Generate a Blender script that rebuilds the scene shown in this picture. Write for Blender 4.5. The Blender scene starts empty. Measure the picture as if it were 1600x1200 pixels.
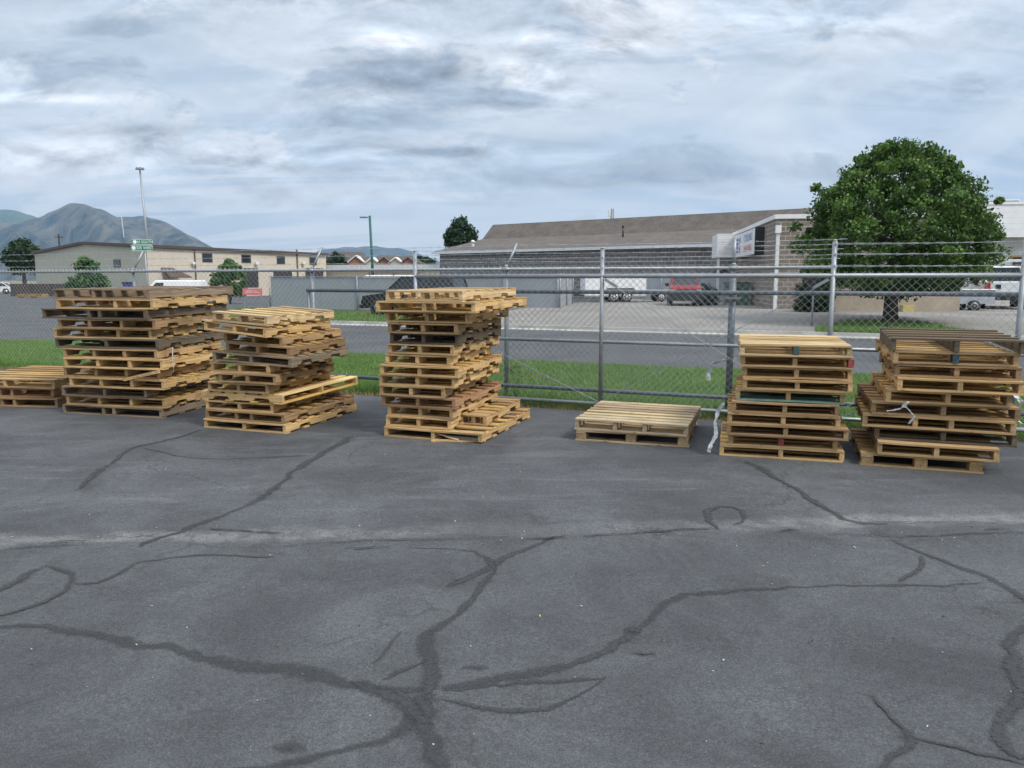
import bpy, math, random
import numpy as np
from mathutils import Vector, Matrix
R = math.radians
random.seed(7)
scene = bpy.context.scene
COL = scene.collection

# ------------------------------------------------------------------ camera
CAMH, PITCH, F = 1.75, math.atan(162 / 1200), 1200.0
cd = bpy.data.cameras.new('camera'); cd.lens = 27; cd.sensor_width = 36; cd.sensor_fit = 'HORIZONTAL'
cd.clip_start = .05; cd.clip_end = 20000
cam = bpy.data.objects.new('camera', cd); COL.objects.link(cam)
cam.location = (0, 0, CAMH); cam.rotation_euler = (R(90) - PITCH, 0, 0)
scene.camera = cam

# ------------------------------------------------------------------ light
SUN_EL, SUN_AZ = R(50), R(128)
scene.view_settings.view_transform = 'Standard'
scene.view_settings.look = 'None'
scene.view_settings.exposure = 1.05
scene.view_settings.gamma = 1
scene.cycles.use_denoising = True
world = bpy.data.worlds.new("World"); scene.world = world; world.use_nodes = True

def build_world():
    nt = world.node_tree; nt.nodes.clear(); N = nt.nodes.new; L = nt.links.new
    out = N('ShaderNodeOutputWorld'); bg = N('ShaderNodeBackground'); bg.inputs[1].default_value = .1
    L(bg.outputs[0], out.inputs[0])
    sky = N('ShaderNodeTexSky'); sky.sky_type = 'NISHITA'; sky.sun_disc = False
    sky.sun_elevation = SUN_EL; sky.sun_rotation = SUN_AZ
    tc = N('ShaderNodeTexCoord'); sp = N('ShaderNodeSeparateXYZ'); L(tc.outputs['Generated'], sp.inputs[0])
    def math_(op, a, b=None, c=None, clamp=False):
        m = N('ShaderNodeMath'); m.operation = op; m.use_clamp = clamp
        for i, v in enumerate((a, b, c)):
            if v is None: continue
            if isinstance(v, (int, float)): m.inputs[i].default_value = v
            else: L(v, m.inputs[i])
        return m.outputs[0]
    z = math_('MAXIMUM', sp.outputs[2], 0.0); zz = math_('ADD', z, .19)
    u = math_('DIVIDE', sp.outputs[0], zz); v = math_('DIVIDE', sp.outputs[1], zz)
    cb = N('ShaderNodeCombineXYZ'); L(u, cb.inputs[0]); L(v, cb.inputs[1])
    def noise(scale, detail, rough, dist, off, sx=1, sy=1):
        mp = N('ShaderNodeMapping'); mp.inputs['Location'].default_value = off; mp.inputs['Scale'].default_value = (sx, sy, 1)
        L(cb.outputs[0], mp.inputs[0])
        n = N('ShaderNodeTexNoise'); n.inputs['Scale'].default_value = scale; n.inputs['Detail'].default_value = detail
        n.inputs['Roughness'].default_value = rough; n.inputs['Distortion'].default_value = dist
        L(mp.outputs[0], n.inputs['Vector']); return n.outputs[0]
    def ss(val, a, b):
        m = N('ShaderNodeMapRange'); m.interpolation_type = 'SMOOTHSTEP'
        m.inputs[1].default_value = a; m.inputs[2].default_value = b; L(val, m.inputs[0]); return m.outputs[0]
    def mix(f, a, b):
        m = N('ShaderNodeMix'); m.data_type = 'RGBA'
        if isinstance(f, (int, float)): m.inputs[0].default_value = f
        else: L(f, m.inputs[0])
        for s, c in ((6, a), (7, b)):
            if isinstance(c, tuple): m.inputs[s].default_value = (*c, 1)
            else: L(c, m.inputs[s])
        return m.outputs[2]
    n_big = noise(1.1, 4, .55, .4, (3.1, 7.4, 0), .8, 1.1)
    n_mid = noise(3.0, 10, .62, .5, (11.3, 2.2, 0), .75, 1.1)
    n_puf = noise(4.2, 12, .58, .25, (2.7, 6.3, 0), .8, 1.1)
    n_pu2 = noise(4.2, 12, .58, .25, (2.7, 6.43, 0), .8, 1.1)
    n_str = noise(2.4, 8, .58, .8, (1.2, 4.4, 0), .36, 1.5)
    yy = math_('MAXIMUM', sp.outputs[1], .05); az = math_('DIVIDE', sp.outputs[0], yy); el = math_('DIVIDE', sp.outputs[2], yy)
    def clouds(items):           # where the cloud masses stand: bearing, height, width, thickness
        tot = None
        for a_, e_, wa, we, k in items:
            dx = math_('DIVIDE', math_('SUBTRACT', az, a_), wa); dy = math_('DIVIDE', math_('SUBTRACT', el, e_), we)
            r2 = math_('ADD', math_('MULTIPLY', dx, dx), math_('MULTIPLY', dy, dy))
            g = math_('MULTIPLY', math_('POWER', 2.718, math_('MULTIPLY', r2, -1.0)), k)
            tot = g if tot is None else math_('ADD', tot, g)
        return math_('MINIMUM', tot, 1.2)
    dark = clouds([(-.23, .355, .14, .028, 1.), (-.60, .265, .12, .018, .9), (-.64, .24, .09, .012, .8), (-.13, .25, .13, .028, .9), (-.19, .203, .09, .020, .9), (-.465, .185, .06, .012, .7),
                   (-.09, .16, .07, .008, .9), (-.33, .10, .11, .013, .9), (.03, .222, .10, .014, .8), (.58, .24, .14, .022, .5), (.10, .127, .30, .014, .7), (.42, .31, .16, .02, .35), (.3, .14, .3, .03, .4), (-.5, .31, .12, .015, .5)])
    light = clouds([(.015, .255, .085, .024, 1.), (-.15, .296, .05, .018, 1.), (-.57, .225, .11, .009, .9), (.12, .287, .06, .010, .8), (-.08, .105, .07, .009, .9), (-.26, .098, .06, .006, .6),
                    (-.33, .15, .28, .035, .7), (.2, .33, .3, .05, .6), (.04, .30, .05, .012, .8), (-.62, .155, .2, .03, .6), (-.42, .355, .1, .02, .7)])
    def anoise(scale, detail, rough, dist, dz):
        c_ = N('ShaderNodeCombineXYZ'); L(az, c_.inputs[0]); L(math_('MULTIPLY', math_('ADD', el, dz), 2.3), c_.inputs[1]); c_.inputs[2].default_value = 3.7
        n = N('ShaderNodeTexNoise'); n.inputs['Scale'].default_value = scale; n.inputs['Detail'].default_value = detail; n.inputs['Roughness'].default_value = rough; n.inputs['Distortion'].default_value = dist
        L(c_.outputs[0], n.inputs['Vector']); return n.outputs[0]
    b1, b2 = anoise(7.0, 12, .62, .3, 0.), anoise(7.0, 12, .62, .3, .014)
    wsp = anoise(3.2, 10, .62, .6, .3)
    dk = ss(math_('ADD', dark, math_('MULTIPLY', math_('SUBTRACT', b1, .5), 3.6)), .34, .82)
    lt = ss(math_('ADD', light, math_('MULTIPLY', math_('SUBTRACT', b2, .5), 4.0)), .42, .78)
    right = ss(az, -.1, .5)
    base = mix(ss(n_big, .36, .62), mix(right, (2.65, 3.05, 3.5), (2.4, 2.9, 3.55)), mix(right, (3.3, 3.55, 3.85), (3.1, 3.48, 3.95)))
    base = mix(math_('MULTIPLY', ss(n_str, .48, .62), .6), base, (2.2, 2.62, 3.15))
    base = mix(math_('MULTIPLY', ss(wsp, .48, .62), .6), base, (3.75, 3.95, 4.2))
    base = mix(math_('MULTIPLY', lt, .85), base, (4.15, 4.25, 4.45))
    base = mix(math_('MULTIPLY', dk, .95), base, (1.75, 2.05, 2.42))
    # lit tops and shaded undersides of the billows
    em = math_('SUBTRACT', b1, b2)
    mass = math_('MINIMUM', math_('ADD', .10, math_('ADD', dark, light)), 1.0)
    gain = math_('ADD', 1.0, math_('MULTIPLY', math_('MULTIPLY', em, mass), 3.2))
    gc = N('ShaderNodeCombineColor'); [L(gain, gc.inputs[i]) for i in range(3)]
    mm = N('ShaderNodeMix'); mm.data_type = 'RGBA'; mm.blend_type = 'MULTIPLY'; mm.inputs[0].default_value = 1; L(base, mm.inputs[6]); L(gc.outputs[0], mm.inputs[7]); base = mm.outputs[2]
    low = math_('MULTIPLY', math_('SUBTRACT', 1, ss(z, .04, .19)), .7)
    lr = ss(sp.outputs[0], -.35, .25)
    lowcol = mix(lr, (3.9, 3.85, 3.9), (2.45, 2.95, 3.7))
    lowcol = mix(math_('MULTIPLY', ss(n_str, .45, .54), .9), lowcol, mix(lr, (2.35, 2.75, 3.2), (3.9, 3.95, 4.0)))
    base = mix(low, base, lowcol)
    # thinner, brighter cloud overhead
    zg = math_('ADD', 1.0, math_('MULTIPLY', ss(z, .42, .85), 1.1))
    zc = N('ShaderNodeCombineColor'); [L(zg, zc.inputs[i]) for i in range(3)]
    mm = N('ShaderNodeMix'); mm.data_type = 'RGBA'; mm.blend_type = 'MULTIPLY'; mm.inputs[0].default_value = 1; L(base, mm.inputs[6]); L(zc.outputs[0], mm.inputs[7]); base = mm.outputs[2]
    fin = mix(.95, sky.outputs[0], base)
    bg.inputs[1].default_value = .108
    L(fin, bg.inputs[0])
build_world()
world.cycles.sampling_method = 'MANUAL'; world.cycles.sample_map_resolution = 512

sl = bpy.data.lights.new('sun', 'SUN'); sl.energy = 1.45; sl.angle = R(14); sl.color = (1, .95, .87)
sun = bpy.data.objects.new('sun', sl); COL.objects.link(sun)
sv = Vector((math.sin(SUN_AZ) * math.cos(SUN_EL), math.cos(SUN_AZ) * math.cos(SUN_EL), math.sin(SUN_EL)))
sun.rotation_euler = (-sv).to_track_quat('-Z', 'Y').to_euler()

# ------------------------------------------------------------------ picking points (photo column / row -> metres)
CT, ST = math.cos(PITCH), math.sin(PITCH)
def ray(x, y):
    cx, up = (x - 800) / F, (600 - y) / F
    return Vector((cx, CT + up * ST, -ST + up * CT))
def proj(p):
    d = Vector(p) - Vector((0, 0, CAMH)); zc = d.y * CT - d.z * ST; up = d.y * ST + d.z * CT
    return 800 + F * d.x / zc, 600 - F * up / zc
LOT_S = .015
def lot_z(x, y): return LOT_S * y
def on_lot(x, y):
    d = ray(x, y); t = CAMH / (LOT_S * d.y - d.z); p = d * t; return Vector((p.x, p.y, LOT_S * p.y))
def on_z(x, y, z=0.0):
    d = ray(x, y); t = (z - CAMH) / d.z; return Vector((d.x * t, d.y * t, z))
def zrow(y, Y):
    d = ray(800, y); return CAMH + d.z * Y / d.y
def at(x, Y, z=0.0):
    return Vector(((x - 800) / F * (Y * CT + (CAMH - z) * ST), Y, z))
SY = R(22); U = Vector((math.cos(SY), -math.sin(SY), 0)); V = Vector((math.sin(SY), math.cos(SY), 0))
def S(u, v, z=0.0): p = U * u + V * v; return Vector((p.x, p.y, z))
def ucol(px, v, z=1.5):
    lo, hi = -60.0, 30.0
    for _ in range(60):
        m = (lo + hi) / 2
        p = S(m, v, z)
        if p.y < .3 or proj(p)[0] > px: hi = m
        else: lo = m
    return lo

# ------------------------------------------------------------------ object helpers
def link(o): COL.objects.link(o); return o
def tag(o, label=None, cat=None, group=None, kind=None):
    for k, v in (('label', label), ('category', cat), ('group', group), ('kind', kind)):
        if v: o[k] = v
    return o
def thing(name, label, cat, loc=(0, 0, 0), rz=0.0, group=None, rx=0.0, ry=0.0):
    o = link(bpy.data.objects.new(name, None)); o.location = loc; o.rotation_euler = (rx, ry, rz)
    o.empty_display_size = .2
    return tag(o, label, cat, group)

class MB:
    def __init__(s): s.v = []; s.f = []; s.m = []
    def add(s, vs, fs, mi=0, M=None):
        b = len(s.v)
        if M is not None: vs = [M @ Vector(p) for p in vs]
        s.v += [tuple(p) for p in vs]; s.f += [tuple(b + i for i in f) for f in fs]; s.m += [mi] * len(fs)
        return s
    def box(s, a, b, mi=0, M=None):
        x0, y0, z0 = a; x1, y1, z1 = b
        return s.add([(x0, y0, z0), (x1, y0, z0), (x1, y1, z0), (x0, y1, z0), (x0, y0, z1), (x1, y0, z1), (x1, y1, z1), (x0, y1, z1)],
                     [(0, 3, 2, 1), (4, 5, 6, 7), (0, 1, 5, 4), (1, 2, 6, 5), (2, 3, 7, 6), (3, 0, 4, 7)], mi, M)
    def cbox(s, c, sz, mi=0, M=None):
        return s.box([c[i] - sz[i] / 2 for i in range(3)], [c[i] + sz[i] / 2 for i in range(3)], mi, M)
    def prism(s, poly, h0, h1, axis='y', mi=0, M=None, taper=0.0):
        n = len(poly); vs = []
        cx = sum(p[0] for p in poly) / n; cy = sum(p[1] for p in poly) / n
        for h, k in ((h0, 1 - taper), (h1, 1 - taper)):
            for a, b in poly:
                a2, b2 = cx + (a - cx) * k, cy + (b - cy) * k
                vs.append((a2, h, b2) if axis == 'y' else (h, a2, b2) if axis == 'x' else (a2, b2, h))
        fs = [tuple(range(n)), tuple(range(2 * n - 1, n - 1, -1))] + [(i, i + n, (i + 1) % n + n, (i + 1) % n) for i in range(n)]
        return s.add(vs, fs, mi, M)
    def loft(s, rings, mi=0, caps=True, M=None):
        n = len(rings[0]); vs = [p for r in rings for p in r]; fs = []
        for k in range(len(rings) - 1):
            for i in range(n):
                j = (i + 1) % n; fs.append((k * n + i, k * n + j, (k + 1) * n + j, (k + 1) * n + i))
        if caps: fs += [tuple(range(n - 1, -1, -1)), tuple((len(rings) - 1) * n + i for i in range(n))]
        return s.add(vs, fs, mi, M)
    def tube(s, pts, r, n=8, mi=0, M=None, caps=True):
        pts = [Vector(p) for p in pts]; rings = []
        rr = r if isinstance(r, (list, tuple)) else [r] * len(pts)
        for i, p in enumerate(pts):
            d = (pts[min(i + 1, len(pts) - 1)] - pts[max(i - 1, 0)]).normalized()
            a = Vector((0, 0, 1)) if abs(d.z) < .9 else Vector((1, 0, 0))
            x = d.cross(a).normalized(); y = d.cross(x)
            rings.append([p + (x * math.cos(2 * math.pi * k / n) + y * math.sin(2 * math.pi * k / n)) * rr[i] for k in range(n)])
        return s.loft(rings, mi, caps, M)
    def disc(s, c, r, axis, h, n=20, mi=0, M=None):
        c = Vector(c); a = {'x': Vector((1, 0, 0)), 'y': Vector((0, 1, 0)), 'z': Vector((0, 0, 1))}[axis]
        return s.tube([c - a * h / 2, c + a * h / 2], r, n, mi, M)
    def build(s, name, mat, parent=None, smooth=False, color=None):
        me = bpy.data.meshes.new(name); me.from_pydata(s.v, [], s.f)
        for m in (mat if isinstance(mat, (list, tuple)) else [mat]): me.materials.append(m)
        if any(s.m): me.polygons.foreach_set('material_index', s.m)
        if smooth: me.polygons.foreach_set('use_smooth', [True] * len(me.polygons))
        me.update()
        o = link(bpy.data.objects.new(name, me))
        if parent: o.parent = parent
        if color: o.color = (*color, 1)
        return o
def np_mesh(name, verts, faces, mat, parent=None, tint=None):
    """verts (n,3), faces (m,k) all of one size; tint: one value per face"""
    me = bpy.data.meshes.new(name); k = faces.shape[1]; m = len(faces)
    me.vertices.add(len(verts)); me.vertices.foreach_set('co', verts.astype(np.float32).ravel())
    me.loops.add(m * k); me.loops.foreach_set('vertex_index', faces.astype(np.int32).ravel())
    me.polygons.add(m); me.polygons.foreach_set('loop_start', np.arange(0, m * k, k, dtype=np.int32))
    me.update(calc_edges=True)
    if tint is not None:
        at_ = me.attributes.new('tint', 'FLOAT', 'FACE'); at_.data.foreach_set('value', tint.astype(np.float32))
    me.materials.append(mat); o = link(bpy.data.objects.new(name, me))
    if parent: o.parent = parent
    return o

# ------------------------------------------------------------------ materials
class NT:
    def __init__(s, name, rough=.7, metal=0.0):
        s.mat = bpy.data.materials.new(name); s.mat.use_nodes = True; s.t = s.mat.node_tree
        s.b = s.t.nodes['Principled BSDF']; s.b.inputs['Roughness'].default_value = rough; s.b.inputs['Metallic'].default_value = metal
        s.tc = None
    def n(s, k): return s.t.nodes.new('ShaderNode' + k)
    def l(s, a, b): s.t.links.new(a, b)
    def co(s, which='Object', scale=(1, 1, 1), loc=(0, 0, 0), rot=(0, 0, 0), add=None):
        if s.tc is None: s.tc = s.n('TexCoord')
        m = s.n('Mapping'); m.inputs['Scale'].default_value = scale; m.inputs['Location'].default_value = loc; m.inputs['Rotation'].default_value = rot
        src = s.tc.outputs[which]
        if add is not None:
            a = s.n('VectorMath'); a.operation = 'ADD'; s.l(src, a.inputs[0]); s.l(add, a.inputs[1]); src = a.outputs[0]
        s.l(src, m.inputs[0]); return m.outputs[0]
    def noise(s, vec, scale, detail=4, rough=.55, dist=0):
        n = s.n('TexNoise'); n.inputs['Scale'].default_value = scale; n.inputs['Detail'].default_value = detail
        n.inputs['Roughness'].default_value = rough; n.inputs['Distortion'].default_value = dist; s.l(vec, n.inputs['Vector']); return n.outputs[0]
    def ss(s, v, a, b, lo=0., hi=1.):
        m = s.n('MapRange'); m.interpolation_type = 'SMOOTHSTEP'
        for i, x in ((1, a), (2, b), (3, lo), (4, hi)): m.inputs[i].default_value = x
        s.l(v, m.inputs[0]); return m.outputs[0]
    def math(s, op, a, b=None, clamp=False):
        m = s.n('Math'); m.operation = op; m.use_clamp = clamp
        for i, v in enumerate((a, b)):
            if v is None: continue
            if isinstance(v, (int, float)): m.inputs[i].default_value = v
            else: s.l(v, m.inputs[i])
        return m.outputs[0]
    def mix(s, f, a, b, blend='MIX'):
        m = s.n('Mix'); m.data_type = 'RGBA'; m.blend_type = blend
        if isinstance(f, (int, float)): m.inputs[0].default_value = f
        else: s.l(f, m.inputs[0])
        for k, c in ((6, a), (7, b)):
            if isinstance(c, (tuple, list)): m.inputs[k].default_value = (*c[:3], 1)
            else: s.l(c, m.inputs[k])
        return m.outputs[2]
    def grey(s, v):
        c = s.n('CombineColor'); [s.l(v, c.inputs[i]) for i in range(3)]; return c.outputs[0]
    def color(s, c):
        if isinstance(c, (tuple, list)): s.b.inputs['Base Color'].default_value = (*c[:3], 1)
        else: s.l(c, s.b.inputs['Base Color'])
    def bump(s, h, strength=.3, dist=.01):
        b = s.n('Bump'); b.inputs['Strength'].default_value = strength; b.inputs['Distance'].default_value = dist
        s.l(h, b.inputs['Height']); s.l(b.outputs[0], s.b.inputs['Normal'])
    def island(s):
        g = s.n('NewGeometry'); return g.outputs['Random Per Island']
    def objinfo(s): return s.n('ObjectInfo')

def plain(name, c, rough=.6, metal=0.0, var=.12, scale=6., spec=None):
    m = NT(name, rough, metal); v = m.co('Object')
    k = m.noise(v, scale, 5, .6)
    m.color(m.mix(m.ss(k, .3, .7), tuple(x * (1 - var) for x in c), tuple(min(1, x * (1 + var)) for x in c)))
    if spec is not None: m.b.inputs['Specular IOR Level'].default_value = spec
    return m.mat
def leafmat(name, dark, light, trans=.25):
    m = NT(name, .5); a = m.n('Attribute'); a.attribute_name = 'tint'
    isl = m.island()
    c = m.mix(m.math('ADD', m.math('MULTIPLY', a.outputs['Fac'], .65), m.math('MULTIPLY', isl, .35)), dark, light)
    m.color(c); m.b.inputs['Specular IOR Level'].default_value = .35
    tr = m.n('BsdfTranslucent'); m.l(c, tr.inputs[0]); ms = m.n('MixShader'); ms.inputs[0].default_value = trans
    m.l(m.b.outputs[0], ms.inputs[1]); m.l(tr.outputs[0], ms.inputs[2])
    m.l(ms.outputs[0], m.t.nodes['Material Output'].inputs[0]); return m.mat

def wood(name, along):
    """sawn pallet wood; the board's own colour comes from the object colour"""
    m = NT(name, .82); oi = m.objinfo(); isl = m.island()
    off = m.n('CombineXYZ'); m.l(m.math('MULTIPLY', isl, 37.), off.inputs[0]); m.l(m.math('MULTIPLY', isl, 91.), off.inputs[1]); m.l(m.math('MULTIPLY', oi.outputs['Random'], 53.), off.inputs[2])
    sc = (1.6, 38, 38) if along == 'x' else (38, 1.6, 38)
    g = m.noise(m.co('Object', sc, add=off.outputs[0]), 1.0, 6, .62, .6)
    sc2 = (3, 130, 130) if along == 'x' else (130, 3, 130)
    fine = m.noise(m.co('Object', sc2, add=off.outputs[0]), 1.0, 3, .5)
    big = m.noise(m.co('Object', (2.2, 2.2, 6), add=off.outputs[0]), 1.0, 4, .6)
    hs = m.n('HueSaturation'); m.l(oi.outputs['Color'], hs.inputs['Color'])
    m.l(m.math('ADD', .488, m.math('MULTIPLY', isl, .024)), hs.inputs['Hue'])
    frac = m.math('FRACT', m.math('MULTIPLY', isl, 7.31))
    m.l(m.math('ADD', .91, m.math('MULTIPLY', frac, .32)), hs.inputs['Saturation'])
    m.l(m.math('ADD', .62, m.math('MULTIPLY', isl, .66)), hs.inputs['Value'])
    f2 = m.math('FRACT', m.math('MULTIPLY', isl, 17.77))
    base_ = m.mix(m.ss(f2, .62, 1., 0., .42), hs.outputs[0], (.24, .195, .15))      # some boards have greyed
    c = m.mix(1.0, base_, m.grey(m.ss(g, .25, .75, .62, 1.2)), 'MULTIPLY')
    c = m.mix(1.0, c, m.grey(m.ss(fine, .3, .7, .86, 1.08)), 'MULTIPLY')
    c = m.mix(m.math('MULTIPLY', m.ss(big, .48, .72), .48), c, (.14, .10, .065))     # weather stains
    vo = m.n('TexVoronoi'); vo.inputs['Scale'].default_value = 1.0
    m.l(m.co('Object', (5, 16, 16) if along == 'x' else (16, 5, 16), add=off.outputs[0]), vo.inputs['Vector'])
    c = m.mix(m.math('MULTIPLY', m.ss(vo.outputs['Distance'], .16, .07), .7), c, (.10, .055, .025))  # knots
    m.color(c); m.bump(m.math('ADD', g, m.math('MULTIPLY', fine, .5)), .35, .004)
    m.b.inputs['Specular IOR Level'].default_value = .2
    return m.mat

def blocks(name, c1, c2, mortar, bw, rh, ms):
    m = NT(name, .9); v = m.co('Object'); sp = m.n('SeparateXYZ'); m.l(v, sp.inputs[0])
    cb = m.n('CombineXYZ'); m.l(m.math('ADD', sp.outputs[0], sp.outputs[1]), cb.inputs[0]); m.l(sp.outputs[2], cb.inputs[1])
    b = m.n('TexBrick'); m.l(cb.outputs[0], b.inputs['Vector'])
    b.inputs['Scale'].default_value = 1; b.inputs['Brick Width'].default_value = bw; b.inputs['Row Height'].default_value = rh
    b.inputs['Mortar Size'].default_value = ms; b.inputs['Mortar Smooth'].default_value = .1; b.inputs['Bias'].default_value = 0
    b.inputs['Color1'].default_value = (*c1, 1); b.inputs['Color2'].default_value = (*c2, 1); b.inputs['Mortar'].default_value = (*mortar, 1)
    n = m.noise(v, 9, 6, .7); n2 = m.noise(v, .5, 4, .6)
    c = m.mix(1., b.outputs[0], m.grey(m.ss(n, .25, .75, .8, 1.15)), 'MULTIPLY')
    c = m.mix(1., c, m.grey(m.ss(n2, .3, .7, .88, 1.08)), 'MULTIPLY')
    m.color(c); m.bump(m.math('SUBTRACT', n, b.outputs['Fac']), .5, .02); return m.mat
def siding(name, c, pitch, axis='z', depth=.15):
    m = NT(name, .55); v = m.co('Object'); sp = m.n('SeparateXYZ'); m.l(v, sp.inputs[0])
    a = sp.outputs[2] if axis == 'z' else m.math('ADD', sp.outputs[0], sp.outputs[1])
    fr = m.math('FRACT', m.math('DIVIDE', a, pitch))
    groove = m.ss(fr, .0, .1, 1 - depth, 1.0)
    n = m.noise(v, 1.2, 5, .65)
    m.color(m.mix(1., m.mix(m.ss(n, .3, .7), tuple(x * .9 for x in c), c), m.grey(groove), 'MULTIPLY'))
    m.bump(fr, .25, .02); return m.mat
def shingle():
    m = NT('roof_shingle', .95); v = m.co('Object')
    n = m.noise(v, 1.1, 8, .75); n2 = m.noise(m.co('Object', (6, 3, 22)), 1, 3, .6)
    c = m.mix(m.ss(n, .3, .7), (.085, .072, .062), (.135, .115, .10)); c = m.mix(1., c, m.grey(m.ss(n2, .3, .7, .82, 1.15)), 'MULTIPLY')
    m.color(c); return m.mat

def asphalt_lot():
    m = NT('lot_asphalt', .8); v = m.co('Object'); grit = None; sp = m.n('SeparateXYZ'); m.l(v, sp.inputs[0])
    fine = m.noise(v, 260, 3, .7); med = m.noise(v, 38, 5, .7); big = m.noise(v, .55, 6, .62, .5); mid = m.noise(v, 2.6, 6, .65, .3)
    c = m.mix(m.ss(big, .32, .68), (.055, .057, .0605), (.081, .084, .0885))
    c = m.mix(m.math('MULTIPLY', m.ss(mid, .52, .75), .55), c, (.044, .045, .046))
    streak = m.noise(m.co('Object', (.7, 5, 1), rot=(0, 0, .1)), 1.2, 7, .7, .6)
    beyond = m.ss(sp.outputs[1], 4.8, 5.6)
    c = m.mix(m.math('MULTIPLY', m.math('MULTIPLY', m.ss(streak, .50, .72), beyond), .5), c, (.125, .127, .132))
    # pale dust lying along the drainage line across the lot
    d = m.math('SUBTRACT', sp.outputs[1], m.math('ADD', 5.03, m.math('MULTIPLY', sp.outputs[0], .066)))
    dn = m.math('ADD', d, m.math('MULTIPLY', m.math('SUBTRACT', m.noise(v, 1.6, 6, .65), .5), .5))
    band = m.ss(m.math('ABSOLUTE', dn), .17, .02)
    side = m.ss(m.math('ABSOLUTE', m.math('ADD', sp.outputs[0], -.4)), .3, 2.2, .35, 1.)
    c = m.mix(m.math('MULTIPLY', m.math('MULTIPLY', band, side), m.ss(m.noise(v, 9, 6, .7), .3, .65, .15, .75)), c, (.19, .187, .18))
    c = m.mix(1., c, m.grey(m.ss(fine, .25, .75, .5, 1.6)), 'MULTIPLY')
    c = m.mix(1., c, m.grey(m.ss(med, .3, .7, .84, 1.16)), 'MULTIPLY')
    grit = m.noise(v, 105, 2, .6); c = m.mix(1., c, m.grey(m.ss(grit, .28, .72, .72, 1.30)), 'MULTIPLY')
    wob = m.n('VectorMath'); wob.operation = 'ADD'; m.l(v, wob.inputs[0])
    wn = m.n('TexNoise'); wn.inputs['Scale'].default_value = 2.2; wn.inputs['Detail'].default_value = 8; wn.inputs['Roughness'].default_value = .65; m.l(v, wn.inputs['Vector'])
    ws = m.n('VectorMath'); ws.operation = 'SCALE'; ws.inputs['Scale'].default_value = .55; m.l(wn.outputs['Color'], ws.inputs[0]); m.l(ws.outputs[0], wob.inputs[1])
    hv = m.n('TexVoronoi'); hv.feature = 'DISTANCE_TO_EDGE'; hv.inputs['Scale'].default_value = .75; m.l(wob.outputs[0], hv.inputs['Vector'])
    hair = m.math('MULTIPLY', m.ss(hv.outputs['Distance'], .010, .002), m.ss(big, .46, .62))
    c = m.mix(m.math('MULTIPLY', hair, .55), c, (.025, .025, .025))
    blot = m.noise(v, 1.1, 9, .72, .8)
    c = m.mix(1., c, m.grey(m.ss(blot, .33, .67, .80, 1.2)), 'MULTIPLY')
    c = m.mix(m.math('MULTIPLY', m.ss(m.noise(m.co('Object', (1.5, 6, 1), rot=(0, 0, -.35)), 1.4, 9, .72, .4), .60, .74), .45), c, (.125, .126, .128))
    vo = m.n('TexVoronoi'); vo.inputs['Scale'].default_value = 26; m.l(v, vo.inputs['Vector'])
    c = m.mix(m.math('MULTIPLY', m.ss(vo.outputs['Distance'], .09, .04), m.ss(mid, .45, .6)), c, (.24, .235, .23))
    m.color(c); m.bump(m.math('ADD', grit, m.math('ADD', fine, med)), .5, .006); m.b.inputs['Specular IOR Level'].default_value = .35
    return m.mat
def ground_mat(name, c1, c2, scale=1.5, fine=60., rough=.95, c3=None):
    m = NT(name, rough); v = m.co('Object')
    a = m.noise(v, scale, 6, .62); b = m.noise(v, fine, 3, .6)
    c = m.mix(m.ss(a, .32, .68), c1, c2)
    if c3: c = m.mix(m.ss(m.noise(v, scale * .3, 5, .6, .5), .5, .7), c, c3)
    m.color(m.mix(1., c, m.grey(m.ss(b, .25, .75, .8, 1.2)), 'MULTIPLY')); m.bump(b, .3, .02); m.b.inputs['Specular IOR Level'].default_value = .2
    return m.mat

WX, WY = wood('pallet_wood_along', 'x'), wood('pallet_wood_across', 'y')
GALV = plain('galvanised_steel', (.30, .32, .34), .5, .45, .12, 14)
GALVD = plain('dull_steel', (.15, .17, .19), .5, .4, .15, 10)
WIRE = plain('galvanised_wire', (.40, .42, .44), .5, .3, .1, 10)
ASPH = asphalt_lot()
def sealant(name, c1, c2, sc, k):
    m = NT(name, .8); v = m.co('Object'); m.b.inputs['Specular IOR Level'].default_value = .3
    fine = m.noise(v, 230, 3, .7); mid = m.noise(v, sc, 7, .72, .4); big = m.noise(v, 1.7, 4, .6)
    m.color(m.mix(1., m.mix(m.ss(mid, .3, .7), c1, c2), m.grey(m.ss(fine, .25, .75, .6, 1.45)), 'MULTIPLY'))
    a = m.n('Attribute'); a.attribute_name = 'worn'
    e = m.math('ADD', a.outputs['Fac'], m.math('MULTIPLY', m.math('SUBTRACT', mid, .5), 2.0))
    al = m.math('MULTIPLY', m.ss(e, .05, .8), m.ss(big, .25, .6, k, .9))
    tr = m.n('BsdfTransparent'); ms = m.n('MixShader'); m.l(al, ms.inputs[0]); m.l(tr.outputs[0], ms.inputs[1]); m.l(m.b.outputs[0], ms.inputs[2])
    m.l(ms.outputs[0], m.t.nodes['Material Output'].inputs[0]); return m.mat
SEAL = sealant('crack_sealant', (.034, .036, .037), (.060, .062, .063), 58, .4)
TAR = sealant('dark_crack', (.02, .02, .02), (.045, .044, .042), 30, .6)
STREET = ground_mat('street_asphalt', (.075, .078, .082), (.105, .108, .112), .5, 90)
CONC = ground_mat('concrete_drive', (.20, .188, .17), (.275, .258, .235), .35, 50)
KERB = ground_mat('kerb_concrete', (.32, .31, .29), (.44, .43, .40), 1.2, 40)
SOIL = ground_mat('verge_soil', (.035, .065, .018), (.065, .11, .028), 2, 60, c3=(.09, .085, .04))
EARTH = ground_mat('dry_earth', (.20, .165, .10), (.27, .23, .14), .05, 2, c3=(.13, .14, .07))
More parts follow.
